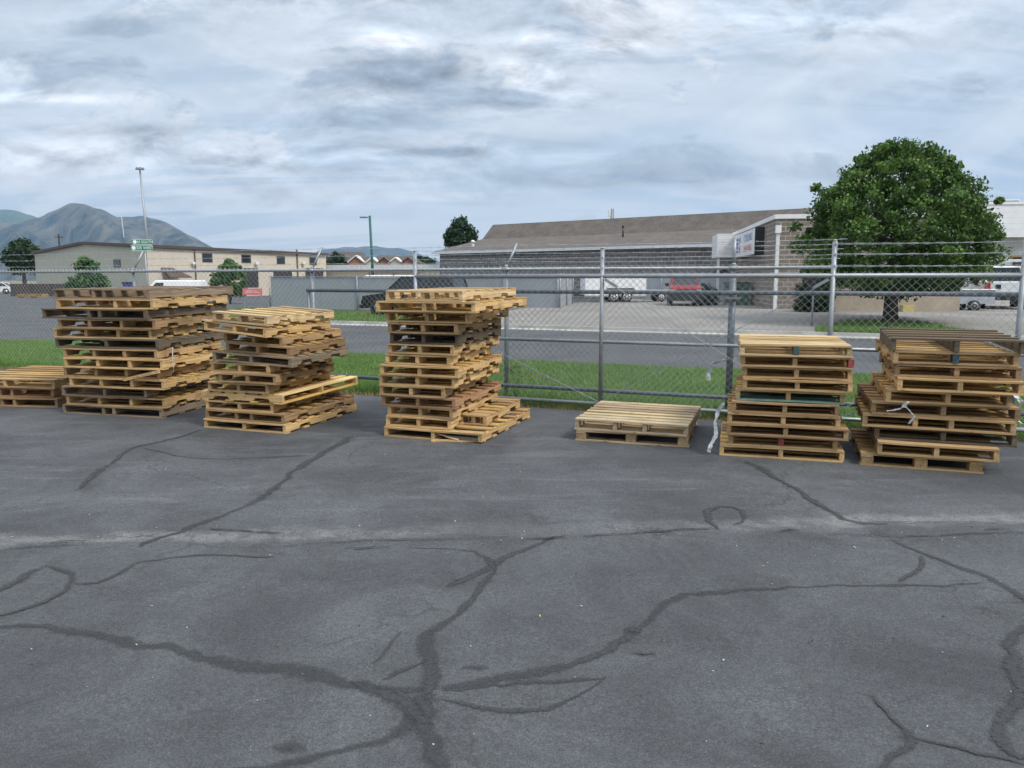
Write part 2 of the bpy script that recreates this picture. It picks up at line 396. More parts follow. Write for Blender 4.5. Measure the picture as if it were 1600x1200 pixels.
BLACK = plain('black_rubber', (.018, .018, .019), .75)
BLACKP = plain('black_plastic', (.022, .022, .024), .4)
GLASS = plain('dark_glass', (.02, .026, .03), .06, 0, .1, 3)
CHROME = plain('bright_rim', (.62, .63, .65), .28, .8)
WHITEP = plain('white_paint', (.76, .77, .77), .35, 0, .05, 2)
WHITEM = plain('white_trim', (.72, .73, .73), .5, 0, .06, 3)
REDL = plain('red_lens', (.45, .02, .02), .2)
SIGNG = plain('sign_green', (.004, .20, .115), .4)
SIGNW = plain('sign_white', (.82, .84, .82), .45)
BARK = ground_mat('tree_bark', (.05, .042, .036), (.10, .085, .07), 6, 40)
LEAF = leafmat('broad_leaf', (.022, .058, .016), (.15, .26, .048))
LEAF2 = leafmat('shrub_leaf', (.045, .105, .03), (.12, .23, .06))
LEAF3 = leafmat('dark_leaf', (.012, .032, .013), (.042, .085, .026))
GRASSM = leafmat('grass_blade', (.085, .175, .03), (.24, .38, .085), .35)
STRAWM = leafmat('straw_blade', (.16, .13, .06), (.34, .28, .15), .2)
PLASTIC = plain('stretch_wrap', (.62, .64, .66), .3, 0, .1, 20)

# ------------------------------------------------------------------ ground sheets
def sheet(name, pts, mat):
    b = MB(); b.add(pts, [tuple(range(len(pts)))]); return tag(b.build(name, mat), kind='structure')
V_LOT, V_ST0, V_ST1 = 9.06, 15.35, 25.3
def lot_edge_z(u): return lot_z(0, S(u, V_LOT).y)
# parking lot (slopes up gently to the fence)
nseg = 1
pl = [S(-45, V_LOT), S(30, V_LOT), Vector((30, -14, 0)), Vector((-45, -14, 0))]
sheet('parking_lot', [(p.x, p.y, lot_z(p.x, p.y)) for p in pl], ASPH)
def zverge(u, v):
    t = min(1, max(0, (v - V_LOT) / (V_ST0 - V_LOT))); return (lot_edge_z(u) - .012) * (1 - t) + .03 * t
b = MB(); us = [-60 + 5 * i for i in range(19)]; vv = [V_LOT - .02, 10.5, 12.5, 14, V_ST0]
for i in range(len(us) - 1):
    for j in range(len(vv) - 1):
        q = [(us[i], vv[j]), (us[i + 1], vv[j]), (us[i + 1], vv[j + 1]), (us[i], vv[j + 1])]
        b.add([S(u, v, zverge(u, v)) for u, v in q], [(0, 1, 2, 3)])
tag(b.build('verge_ground', SOIL), kind='structure')
sheet('street', [S(-160, V_ST0 - .05, .004), S(90, V_ST0 - .05, .004), S(90, V_ST1, .004), S(-160, V_ST1, .004)], STREET)
sheet('terrain', [S(-7000, V_ST0 - .1, -.03), S(7000, V_ST0 - .1, -.03), S(7000, 7000, -.03), S(-7000, 7000, -.03)], EARTH)
kb = MB()
kb.prism([(V_ST1, -.02), (V_ST1, .03), (V_ST1 + .45, .05), (V_ST1 + .47, .15), (V_ST1 + .62, .15), (V_ST1 + .62, -.02)], -4.2, 40, 'x', 0, Matrix.Rotation(-SY, 4, 'Z'))
kb.prism([(V_ST1, -.02), (V_ST1, .03), (V_ST1 + .45, .05), (V_ST1 + .47, .15), (V_ST1 + .62, .15), (V_ST1 + .62, -.02)], -31, -4.22, 'x', 0, Matrix.Rotation(-SY, 4, 'Z'))
tag(kb.build('kerb', KERB), kind='structure')
def yard_z(v): return .14 + .28 * min(1, max(0, (v - 26) / 9))
b = MB()
vs_ = [V_ST1 + .6, 28, 31, 35, 44, 62]
for j in range(len(vs_) - 1):
    b.add([S(-13.5, vs_[j], yard_z(vs_[j])), S(60, vs_[j], yard_z(vs_[j])), S(60, vs_[j + 1], yard_z(vs_[j + 1])), S(-13.5, vs_[j + 1], yard_z(vs_[j + 1]))], [(0, 1, 2, 3)])
tag(b.build('concrete_driveway', CONC), kind='structure')
sheet('back_lot', [S(-31, 36.02, .19), S(-13.52, 36.02, .19), S(-13.52, 75, .19), S(-31, 75, .19)], STREET)
sheet('tree_strip', [S(-.2, 26.0, yard_z(26) + .006), S(4.4, 26.0, yard_z(26) + .006), S(3.4, 30.8, yard_z(30.8) + .012), S(.9, 30.8, yard_z(30.8) + .012)], SOIL)
sheet('side_street', [S(-160, V_ST1 + .02, .006), S(-31.05, V_ST1 + .02, .006), S(-31.05, 75, .006), S(-160, 75, .006)], STREET)
sheet('far_strip', [S(-31, V_ST1 + .65, .14), S(-13.52, V_ST1 + .65, .14), S(-13.52, 36, .2), S(-31, 36, .2)], SOIL)

# sealed cracks and stains in the lot
def ribbons(name, items, mat, z0):
    b = MB(); rnd = random.Random(name); E = []
    for k, (px, wid) in enumerate(items):
        P = [on_lot(*p) for p in px]; pts = []
        for i in range(len(P) - 1):
            n = max(2, int((P[i + 1] - P[i]).length / .035))
            p0, p1, p2, p3 = P[max(0, i - 1)], P[i], P[i + 1], P[min(len(P) - 1, i + 2)]
            for j in range(n):
                t = j / n
                pts.append(.5 * ((2 * p1) + (-p0 + p2) * t + (2 * p0 - 5 * p1 + 4 * p2 - p3) * t * t + (-p0 + 3 * p1 - 3 * p2 + p3) * t ** 3))
        pts.append(P[-1]); n = len(pts); L_, R_ = [], []
        wl = wr = drift = 0
        for i, p in enumerate(pts):
            d = (pts[min(i + 1, n - 1)] - pts[max(i - 1, 0)]).normalized(); s_ = Vector((-d.y, d.x, 0))
            wl = wl * .86 + rnd.gauss(0, .2); wr = wr * .86 + rnd.gauss(0, .2); drift = drift * .93 + rnd.gauss(0, .006)
            w = wid if not isinstance(wid, tuple) else wid[0] + (wid[1] - wid[0]) * i / n
            w *= 1.0 * min(1, .55 + i / 7, .55 + (n - 1 - i) / 7)
            off = z0 + k * .00022
            for lst, sg, q in ((L_, 1, wl), (R_, -1, wr)):
                o = p + s_ * (sg * w * .5 * max(.25, 1 + q) + drift); lst.append((o.x, o.y, lot_z(0, o.y) + off))
        M_ = [tuple((p + q) / 2 for p, q in zip(a_, c_)) for a_, c_ in zip(L_, R_)]
        b.add(L_ + M_ + R_, [(i + j * n, i + (j + 1) * n, i + (j + 1) * n + 1, i + j * n + 1) for i in range(n - 1) for j in (0, 1)])
        E += [0.] * n + [min(1, (i + 2) / 4, (n + 1 - i) / 4) for i in range(n)] + [0.] * n
    o = b.build(name, mat); at_ = o.data.attributes.new('worn', 'FLOAT', 'POINT'); at_.data.foreach_set('value', E)
    return tag(o, kind='structure')
ribbons('crack_sealant', [
    ([(-10, 980), (60, 982), (110, 992), (160, 1000), (210, 1015), (260, 1018), (310, 1035), (380, 1043), (450, 1047), (520, 1058), (560, 1068), (610, 1072), (660, 1080)], (.07, .11)),
    ([(665, 1090), (668, 1050), (655, 1022), (652, 1000), (690, 970), (730, 940), (765, 905), (775, 890)], (.10, .06)),
    ([(700, 918), (740, 898), (775, 882), (800, 870), (840, 852), (868, 838)], (.07, .05)),
    ([(775, 893), (768, 876), (740, 862), (690, 857), (640, 855)], (.06, .02)),
    ([(690, 1078), (760, 1063), (830, 1055), (900, 1035), (960, 1005), (1000, 980), (1040, 950), (1080, 928), (1140, 922), (1220, 920), (1300, 917), (1380, 918), (1450, 915), (1545, 912)], (.085, .045)),
    ([(690, 1092), (740, 1105), (800, 1112), (850, 1105), (900, 1085), (950, 1059)], .055),
    ([(692, 1080), (760, 1071), (850, 1066), (945, 1060)], .04),
    ([(672, 1085), (650, 1130), (600, 1160), (540, 1180), (450, 1195), (350, 1202)], (.15, .05)),
    ([(660, 1085), (660, 1140), (685, 1210)], (.10, .10)),
    ([(545, 1068), (600, 1085), (640, 1110), (664, 1135)], (.06, .09)),
    ([(595, 1062), (640, 1040), (665, 1030)], .05),
    ([(552, 682), (510, 705), (470, 735), (430, 765), (380, 792), (330, 812), (270, 832), (213, 855)], (.10, .07)),
    ([(315, 672), (250, 690), (200, 702), (160, 735), (122, 765)], (.05, .08)),
    ([(222, 701), (280, 713), (340, 718), (420, 715), (480, 712)], .03),
    ([(1165, 720), (1210, 745), (1250, 770), (1290, 795), (1330, 815), (1385, 820)], (.10, .07)),
    ([(1390, 843), (1440, 862), (1500, 885), (1550, 908), (1615, 950)], .07),
    ([(1122, 828), (1106, 814), (1112, 800), (1135, 794), (1158, 800), (1164, 811), (1148, 823)], .055),
    ([(1610, 975), (1582, 1000), (1576, 1050), (1590, 1082), (1577, 1110), (1568, 1155), (1585, 1177), (1610, 1184)], .065),
    ([(1358, 1088), (1385, 1120), (1405, 1152), (1372, 1168), (1364, 1210)], (.06, .09)),
    ([(1405, 1152), (1460, 1160), (1530, 1175), (1610, 1197)], .05),
    ([(-10, 930), (30, 906), (55, 890), (74, 884)], .06),
    ([(70, 884), (100, 893), (116, 905), (92, 930), (50, 950), (-10, 967)], .055),
    ([(114, 912), (150, 912), (190, 898), (220, 880), (280, 872), (340, 868), (430, 871)], (.06, .02)),
    ([(1441, 868), (1437, 890), (1402, 909)], .04),
    ([(975, 984), (990, 985), (1004, 986)], .11),
    ([(722, 1043), (742, 1043), (764, 1043)], .085), ([(988, 1021), (1005, 1021), (1024, 1021)], .045),
    ([(425, 1168), (455, 1166), (480, 1166)], .10),
    ([(580, 1040), (612, 1005), (630, 985)], .02),
], SEAL, .002)
ribbons('gutter_crack', [
    ([(-10, 862), (60, 855), (150, 851), (230, 850)], .02), ([(330, 826), (380, 832), (442, 836)], .045),
    ([(430, 858), (520, 851), (600, 846), (730, 842), (800, 839)], .014), ([(820, 842), (856, 841), (886, 838)], .05),
    ([(905, 840), (1000, 836), (1090, 828), (1120, 826)], .025), ([(1215, 832), (1235, 831), (1250, 832)], .05),
    ([(1290, 836), (1400, 838), (1500, 835), (1610, 833)], .018), ([(1340, 818), (1450, 815), (1560, 818)], .014),
    ([(540, 857), (575, 858), (610, 857)], .03), ([(1535, 830), (1560, 828), (1585, 830)], .03), ([(60, 852), (100, 849), (150, 850)], .03),
], TAR, .009)
# bits of broken wood, gravel and dust on the lot
rs = np.random.RandomState(5); vb, fb = [], []
deb = MB()
for i in range(150):
    if i % 3: p = on_lot(rs.uniform(-20, 1620), 690 + 510 * rs.rand() ** 1.5)
    else: p = on_lot(rs.uniform(-20, 1620), 838 + rs.normal(0, 9))
    s_ = rs.uniform(.002, .006); l_ = s_ * rs.uniform(1, 3.5); 
    M = Matrix.Translation(p + Vector((0, 0, s_ * .3 + .004))) @ Matrix.Rotation(rs.uniform(0, 6.3), 4, 'Z') @ Matrix.Rotation(rs.uniform(-.4, .4), 4, 'Y')
    deb.prism([(-l_ / 2, -s_ / 2), (-l_ * .1, -s_ * .7), (l_ / 2, -s_ * .3), (l_ * .3, s_ * .6), (-l_ * .4, s_ * .5)], -s_ * .3, s_ * .3, 'z', int(rs.rand() * 3), M)
tag(deb.build('gravel_litter', [plain('pale_stone', (.42, .40, .37), .9), plain('dark_stone', (.06, .06, .06), .9), plain('wood_chip', (.45, .33, .19), .9)]),
    'small stones and wood chips scattered over the grey asphalt', 'litter', kind='stuff')

# grass on the verge
def blades(name, n, pick, h0, h1, mat, label, wid=.006):
    rs = np.random.RandomState(len(name)); P = pick(n, rs)
    n = len(P); a = rs.uniform(0, 2 * np.pi, n); h = rs.uniform(h0, h1, n); lean = rs.normal(0, .45, (n, 2)) * h[:, None]
    w = wid * rs.uniform(.7, 1.5, n); dx, dy = np.cos(a) * w, np.sin(a) * w
    v = np.zeros((n, 3, 3)); v[:, 0] = P - np.c_[dx, dy, np.zeros(n)]; v[:, 1] = P + np.c_[dx, dy, np.zeros(n)]
    v[:, 2] = P + np.c_[lean, h]
    patch = .5 + .5 * np.sin(P[:, 0] * 2.1 + 2 * np.sin(P[:, 1] * 1.7)) * np.sin(P[:, 1] * 2.9 + P[:, 0] * .8)
    t = np.clip(.25 + .35 * patch + rs.normal(0, .16, n), 0, 1)
    o = np_mesh(name, v.reshape(-1, 3), np.arange(3 * n).reshape(-1, 3), mat, None, t)
    return tag(o, label, 'grass', kind='stuff')
def uv_world(u, v, z): return np.c_[u * U.x + v * V.x, u * U.y + v * V.y, z]
def pick_verge(n, rs):
    u = rs.uniform(-21, 8.5, n); v = V_LOT + .18 + (V_ST0 - V_LOT - .2) * rs.rand(n) ** 1.15
    bare = (np.sin(u * 1.3 + 1.5 * np.sin(v * 1.1)) * np.sin(v * 1.9 + .7 * u)) > .72; kp = ~(bare & (rs.rand(n) < .6)); u, v = u[kp], v[kp]
    edge = (.05 * np.sin(u * 5) + .05 * np.sin(u * 13)); v = v + edge * (v < V_LOT + .5)
    t = np.clip((v - V_LOT) / (V_ST0 - V_LOT), 0, 1); ze = LOT_S * (-math.sin(SY) * u + math.cos(SY) * V_LOT)
    return uv_world(u, v, (ze - .012) * (1 - t) + .03 * t)
blades('grass', 230000, pick_verge, .035, .085, GRASSM, 'mown green grass on the verge between the fence and the street')
def pick_straw(n, rs):
    u = rs.uniform(-21, 8.5, n); v = V_LOT + np.abs(rs.normal(0.02, .17, n))
    return uv_world(u, v, LOT_S * (-math.sin(SY) * u + math.cos(SY) * V_LOT) - .01)
blades('dry_grass', 16000, pick_straw, .02, .07, STRAWM, 'dry straw coloured grass along the edge of the asphalt', .004)
def pick_tuft(n, rs):
    c = rs.uniform(-20, 8, 150); u = np.repeat(c, n // 150) + rs.normal(0, .07, n // 150 * 150); v = 9.36 + rs.normal(0, .13, 150).repeat(n // 150) + rs.normal(0, .05, len(u))
    return uv_world(u, v, LOT_S * (-math.sin(SY) * u + math.cos(SY) * V_LOT) - .02)
blades('tall_grass', 9000, pick_tuft, .08, .24, GRASSM, 'longer uncut grass tufts along the foot of the fence', .005)
def pick_far(n, rs):
    k = n // 3; u = np.r_[rs.uniform(-30.5, -13.7, k), rs.uniform(-.2, 9, n - k)]; v = np.r_[26 + 4 * rs.rand(k), np.where(rs.rand(n - k) < .5, 26.1 + np.abs(rs.normal(0, .7, n - k)), rs.uniform(26, 31, n - k))]; keep = (u < -5) | (np.abs(u - 2.0) < 2.0 - (v - 28) * .3) | (u > 6.5); u, v = u[keep], v[keep]
    return uv_world(u, v, np.where(u < -5, .15 + .05 * np.clip((v - 26) / 4, 0, 1), .14 + .28 * np.clip((v - 26) / 9, 0, 1)))
blades('far_grass', 26000, pick_far, .05, .16, GRASSM, 'rough grass strip behind the far kerb of the street', .012)

# ------------------------------------------------------------------ pallets
PINE, GOLD, TAN, BRN, RED, GREY, DARK, PALE = (.55, .355, .165), (.61, .40, .185), (.47, .305, .15), (.35, .22, .112), (.36, .205, .11), (.26, .195, .135), (.15, .115, .08), (.60, .435, .245)
TEALP, REDP, GREENP = plain('teal_paint', (.04, .09, .095), .8, 0, .3, 30), plain('faded_red_paint', (.27, .06, .05), .8, 0, .3, 30), plain('faded_green_paint', (.14, .24, .20), .8, 0, .25)
LOOK = {PINE: 'yellow pine', GOLD: 'fresh golden', TAN: 'tan', BRN: 'brown', RED: 'reddish brown', GREY: 'weathered grey', DARK: 'dark old', PALE: 'pale clean'}
GROUP_P = 'wooden pallets stacked along the fence'

def pallet(label, loc, yaw, W, L, H, tone, rnd, n=3, notched=True, kind='stringer', ntop=7, nbot=5, rx=0.0, ry=0.0, mids=None, paint=None, deck=None, broken=False, bottom_paint=None):
    root = thing('pallet', label, 'pallet', loc, yaw, GROUP_P, rx, ry)
    t = .017; ox, oy = -W / 2, -L / 2; sw = .040
    def jt(c, k=.12):
        f = 1 + rnd.uniform(-k, k); return tuple(min(.8, x * f) for x in c)
    def deckboards(name, z, cnt, wb, first_wide, tone_, skip=()):
        b = MB(); span = L
        for i in range(cnt):
            w = min(wb * rnd.uniform(.88, 1.15) * (1.25 if first_wide and i in (0, cnt - 1) else 1), span / cnt * .97)
            y = oy + w / 2 + (L - w) * i / max(1, cnt - 1) + (rnd.uniform(-.008, .008) if 0 < i < cnt - 1 else 0)
            if i in skip: continue
            x0, x1 = ox + rnd.uniform(-.006, .008), ox + W + rnd.uniform(-.008, .006)
            M = Matrix.Translation((0, y, z)) @ Matrix.Rotation(rnd.uniform(-.006, .006), 4, 'Z') @ Matrix.Rotation(rnd.uniform(-.012, .012), 4, 'X')
            sg = 4; vs = []; warp = rnd.uniform(-.004, .004)
            rings = []
            for k in range(sg + 1):
                x = x0 + (x1 - x0) * k / sg; dz = warp * math.sin(math.pi * k / sg) + rnd.uniform(-.0008, .0008)
                rings.append([M @ Vector((x, -w / 2, dz)), M @ Vector((x, w / 2, dz)), M @ Vector((x, w / 2, dz + t)), M @ Vector((x, -w / 2, dz + t))])
            b.loft(rings)
        return b.build(name, WX, root, color=tone_)
    if kind == 'rot':      # turned a quarter: the notched stringers face the front
        zs0, zs1 = t, H - t
        for k in range(3):
            y = oy + (L - sw) * k / 2; x0, x1 = ox, ox + W; nw = .23; d = W / 4
            pr = [(x0, zs0), (x0 + d - nw / 2, zs0), (x0 + d - nw / 2 + .03, zs0 + .036), (x0 + d + nw / 2 - .03, zs0 + .036), (x0 + d + nw / 2, zs0),
                  (x1 - d - nw / 2, zs0), (x1 - d - nw / 2 + .03, zs0 + .036), (x1 - d + nw / 2 - .03, zs0 + .036), (x1 - d + nw / 2, zs0), (x1, zs0), (x1, zs1), (x0, zs1)]
            MB().prism(pr, y, y + sw, 'y').build('stringer', WX, root, color=jt(tone))
        for nm, z, cnt in (('top_deck', H - t, 7), ('bottom_deck', 0, 4)):
            b = MB()
            for i in range(cnt):
                w = .10 * rnd.uniform(.9, 1.2); x = ox + w / 2 + (W - w) * i / (cnt - 1)
                b.box((x - w / 2, oy, z), (x + w / 2, oy + L, z + t))
            b.build(nm, WY, root, color=jt(tone))
        return root
    td = deckboards('top_deck', H - t, ntop, deck or .10, True, jt(tone, .08))
    if kind == 'block':
        bw = .10
        z1 = H - t * 2.0
        b = MB()
        for i in range(3): b.box((ox + (W - bw) * i / 2, oy, z1 + .001), (ox + (W - bw) * i / 2 + bw, oy + L, H - t - .001))
        b.build('deck_bearer', WY, root, color=jt(tone))
        for i in range(3):
            for j in range(3):
                x = ox + (W - bw) * i / 2 + rnd.uniform(-.006, .006); y = oy + .004 + (L - .13 - .008) * j / 2
                MB().box((x, y, t + .001), (x + bw, y + .13, z1)).build('block', WY, root, color=jt(tone, .25))
        bb = MB()
        for y in (oy, oy + L / 2 - .05, oy + L - .1): bb.box((ox - .006, y, 0), (ox + W + .006, y + .1, t))
        bb.build('bottom_deck', WX, root, color=jt(tone)); return root
    if nbot: 
        bd = deckboards('bottom_deck', 0, nbot, .10, False, jt(tone, .16), (0,) if broken else ())
        if bottom_paint: bd.data.materials[0] = bottom_paint
    pos = mids or [i / (n - 1) for i in range(n)]
    for i, f in enumerate(pos):
        x = ox + (W - sw) * f + (rnd.uniform(-.01, .01) if 0 < f < 1 else 0); z0 = t + .0015 if nbot else .0015; z1 = H - t - .0015
        y0, y1 = oy + rnd.uniform(.002, .012), oy + L - rnd.uniform(.002, .012)
        if notched:
            nw = .22; d = L * .24; nh = .038
            pr = [(y0, z0), (y0 + d - nw / 2, z0), (y0 + d - nw / 2 + .025, z0 + nh), (y0 + d + nw / 2 - .025, z0 + nh), (y0 + d + nw / 2, z0),
                  (y1 - d - nw / 2, z0), (y1 - d - nw / 2 + .025, z0 + nh), (y1 - d + nw / 2 - .025, z0 + nh), (y1 - d + nw / 2, z0), (y1, z0), (y1, z1), (y0, z1)]
        else: pr = [(y0, z0), (y1, z0), (y1, z1), (y0, z1)]
        # prism along x: poly is (y, z)
        s_ = MB().prism(pr, x, x + sw, 'x').build('stringer', WY, root, color=jt(tone, .2))
        if paint and paint[0] == i:
            MB().box((x - .004, oy - .003, z0), (x + sw + .004, oy + .10, z1)).build('painted_end', paint[1], root)['label'] = paint[2]
    if broken:
        MB().box((ox, oy, 0), (ox + W * .56, oy + .10, t)).build('bottom_board', WX, root, color=PINE)
        M = Matrix.Translation((ox + W * .78, oy + .03, .004)) @ Matrix.Rotation(.32, 4, 'Z')
        MB().box((-.30, -.03, 0), (.26, .03, t), 0, M).build('broken_board', WX, root, color=PINE)
        M = Matrix.Translation((ox + W * .56, oy + .07, H * .5)) @ Matrix.Rotation(-.28, 4, 'Z') @ Matrix.Rotation(.14, 4, 'Y')
        MB().box((-.12, -.02, 0), (.24, .02, t * .7), 0, M).build('broken_board', WX, root, color=PALE)
    return root

ORD = ['bottom', 'second', 'third', 'fourth', 'fifth', 'sixth', 'seventh', 'eighth', 'ninth', 'tenth', 'eleventh', 'twelfth', 'thirteenth', 'fourteenth', 'top']
STACK = {}
def stack(where, FL, FR, layers, ytop, seed, L=1.22, base_h=None):
    """FL, FR: photo points of the lowest front edge on the asphalt; layers bottom to top"""
    rnd = random.Random(seed)
    A, B = on_lot(*FL), on_lot(*FR); d = (B - A); d.z = 0; d.normalize(); nrm = Vector((-d.y, d.x, 0))
    yaw = math.atan2(d.y, d.x); z0 = lot_z(0, (A.y + B.y) / 2) + .007; n = len(layers)
    def col(px, z, dd):
        lo, hi = -4.0, 6.0
        for _ in range(50):
            m = (lo + hi) / 2; p = A + nrm * dd + d * m; p.z = z
            if proj(p)[0] > px: hi = m
            else: lo = m
        return lo
    nl = layers[-1].get('lev', n - 1)
    if ytop and n > 1:
        lo, hi = .02, .3
        for _ in range(40):
            m = (lo + hi) / 2; t_ = col(layers[-1]['R'], z0 + m * nl, layers[-1].get('dd', 0)); p = A + nrm * layers[-1].get('dd', 0) + d * t_; p.z = z0 + m * nl
            if proj(p)[1] < ytop: hi = m
            else: lo = m
        pitch = lo
    else: pitch = base_h
    out = []
    for i, q in enumerate(layers):
        i = q.get('lev', i); z = z0 + pitch * i; dd = q.get('dd', rnd.uniform(-.03, .05)); tl, tr = col(q['L'], z, dd), col(q['R'], z, dd)
        W = tr - tl; Ln = q.get('len', L * rnd.uniform(.95, 1.05)); dy = q.get('dyaw', rnd.uniform(-.03, .03)); y2 = yaw + dy
        c = A + nrm * dd + d * ((tl + tr) / 2)
        f = Vector((math.cos(y2), math.sin(y2), 0)); g = Vector((-f.y, f.x, 0)); c = c + g * (Ln / 2); c.z = z + lot_z(0, 0) + q.get('lift', 0)
        pos = ORD[i] if q is not layers[-1] else 'top'
        look = q.get('look', LOOK.get(q['c'], 'wooden'))
        lab = q.get('label', f"{look} pallet, {pos} one of {where}" if pos in ('bottom', 'top') else f"{look} pallet, {pos} from the bottom of {where}")
        kw = {k: q[k] for k in ('n', 'notched', 'kind', 'ntop', 'nbot', 'mids', 'paint', 'deck', 'broken', 'bottom_paint') if k in q}
        o = pallet(lab, c, y2, W, Ln, pitch * .985, q['c'], rnd, rx=q.get('rx', .015 * math.cos(yaw)), ry=q.get('ry', 0), **kw)
        out.append(o)
    STACK[where] = (A, d, nrm, z0, pitch); print('stack', where, 'pitch %.3f yaw %.1f' % (pitch, math.degrees(yaw)))
    return out
def z1(a, b, c, **k): return dict(L=a, R=b, c=c, **k)
B4 = lambda x: x / 4
c2 = lambda x: 300 + x / 4.284
d3 = lambda x: 560 + x / 4
f4 = lambda x: 860 + x / 3.2
g5 = lambda x: 1300 + x / 4.617
stack('the low stack at the far left', (-62, 633), (89, 637), [
    z1(-60, 89, BRN, mids=[0, .42, .56, 1]), z1(-62, 84, RED, mids=[0, .42, .56, 1]), z1(-70, 86, TAN)], 607, 1, 1.3)
stack('the stack topped by long dark planks', (96, 647), (255, 655), [
    z1(96, 255, GREY, mids=[0, .42, .53, 1], notched=False), z1(103, 258, PINE, n=4), z1(97, 229, GREY, look='mossy grey'), z1(107, 258, PINE, n=4), z1(99, 250, TAN, n=4), z1(100, 255, GOLD, n=4),
    z1(98, 246, TAN, n=4), z1(86, 248, DARK), z1(85, 236, PINE, n=4), z1(92, 241, BRN, n=4), z1(64, 230, DARK, mids=[0, .46, .56, 1], notched=False, len=1.55),
    z1(89, 239, PINE, kind='stringer', nbot=5, mids=[0, .62, 1], len=1.5), z1(82, 234, GREY, mids=[0, .42, .53, 1], notched=False, len=1.65, look='long weathered')], 466, 2, 1.3)
stack('the stack with the slanting top', (318.7, 667.4), (447, 678), [
    z1(c2(80), c2(630), GOLD, len=1.45), z1(c2(85), c2(620), BRN, mids=[0, .4, .6, 1], len=1.4), z1(c2(95), c2(540), PINE, len=1.4), z1(c2(65), c2(605), GOLD, kind='rot', len=1.55, look='quarter turned golden'),
    z1(c2(105), c2(512), TAN), z1(c2(180), c2(560), BRN, dyaw=.02), z1(c2(120), c2(520), PINE), z1(c2(140), c2(660), GREY, ry=.045, dd=.02), z1(c2(230), c2(650), BRN, ry=.05, dd=.06),
    z1(c2(215), c2(600), TAN, ry=.05, dd=.08), z1(c2(75), c2(497), GOLD, ry=.085, dd=-.05, lift=.015), z1(c2(135), c2(505), PALE, ry=.06, dd=-.06, ntop=6, lift=.02)], 508, 3, 1.22)
stack('the tallest stack', (600, 681), (752.5, 693.7), [
    z1(d3(160), d3(770), PINE, broken=True, len=1.5, look='splintered yellow'), z1(d3(630), d3(800), TAN, dd=.36, len=1.15, nbot=4, lev=1, label='tan pallet lying beside the tallest stack on its splintered bottom pallet'), z1(d3(175), d3(577), GOLD, lev=1), z1(d3(180), d3(592), PINE, lev=2), z1(d3(145), d3(607), RED, len=1.3, lev=3),
    z1(d3(130), d3(537), TAN, lev=4), z1(d3(130), d3(602), GOLD, len=1.3, lev=5), z1(d3(135), d3(622), PINE, look='half darkened yellow', len=1.3, lev=6), z1(d3(168), d3(572), GOLD, lev=7), z1(d3(180), d3(596), PINE, lev=8),
    z1(d3(195), d3(627), DARK, look='grey and black', lev=9), z1(d3(182), d3(620), BRN, lev=10), z1(d3(172), d3(687), TAN, lev=11), z1(d3(105), d3(730), GOLD, len=1.5, dd=-.05, dyaw=-.02, lev=12),
    z1(d3(165), d3(652), PALE, len=1.5, dd=-.02, ntop=7, dyaw=-.02, lev=13)], 470, 4, 1.2)
stack('the low pair by the gate', (900, 687.5), (1075.6, 700), [
    z1(900, 1075.6, (.42, .30, .175), kind='block', len=1.2, dd=0, label='tan block pallet lying under the slatted one by the gate'),
    z1(897.5, 1074.5, (.46, .36, .235), n=4, mids=[0, .35, .64, 1], ntop=8, deck=.090, len=1.15, dd=-.02, notched=False, label='pale slatted pallet resting on the block pallet by the gate')], 681, 5, 1.15)
stack('the neat stack with pale top boards', (1124, 712.5), (1318.7, 725), [
    z1(f4(845), f4(1468), GOLD), z1(f4(890), f4(1435), TAN, paint=(1, REDP, 'faded red centre stringer end'), dd=.03), z1(f4(880), f4(1490), BRN), z1(f4(885), f4(1450), TAN), z1(f4(905), f4(1445), BRN),
    z1(f4(925), f4(1470), TAN, bottom_paint=GREENP, look='green edged'), z1(f4(960), f4(1510), PINE), z1(f4(960), f4(1510), TAN), z1(f4(950), f4(1515), TAN, paint=(2, REDP, 'red painted corner end')),
    z1(f4(948), f4(1508), PALE, ntop=9, deck=.086, paint=(1, TEALP, 'teal painted centre end'), dd=-.02)], 558, 6, 1.12)
stack('the rightmost stack', (1344, 726), (1536, 741), [
    z1(g5(205), g5(1090), TAN, kind='block', look='brown block'), z1(g5(325), g5(1205), TAN), z1(g5(305), g5(1335), DARK, dd=.08), z1(g5(220), g5(1325), TAN, n=4, mids=[0, .36, .6, 1]), z1(g5(280), g5(1360), BRN, dd=.06),
    z1(g5(388), g5(1300), PINE), z1(g5(470), g5(1385), GOLD), z1(g5(450), g5(1365), BRN), z1(g5(440), g5(1350), TAN, paint=(1, TEALP, 'teal painted centre end')),
    z1(g5(425), g5(1400), DARK, nbot=0, ntop=5, deck=.075, kind='stringer', notched=False, look='loose dark slatted')], 552, 7, 1.2)

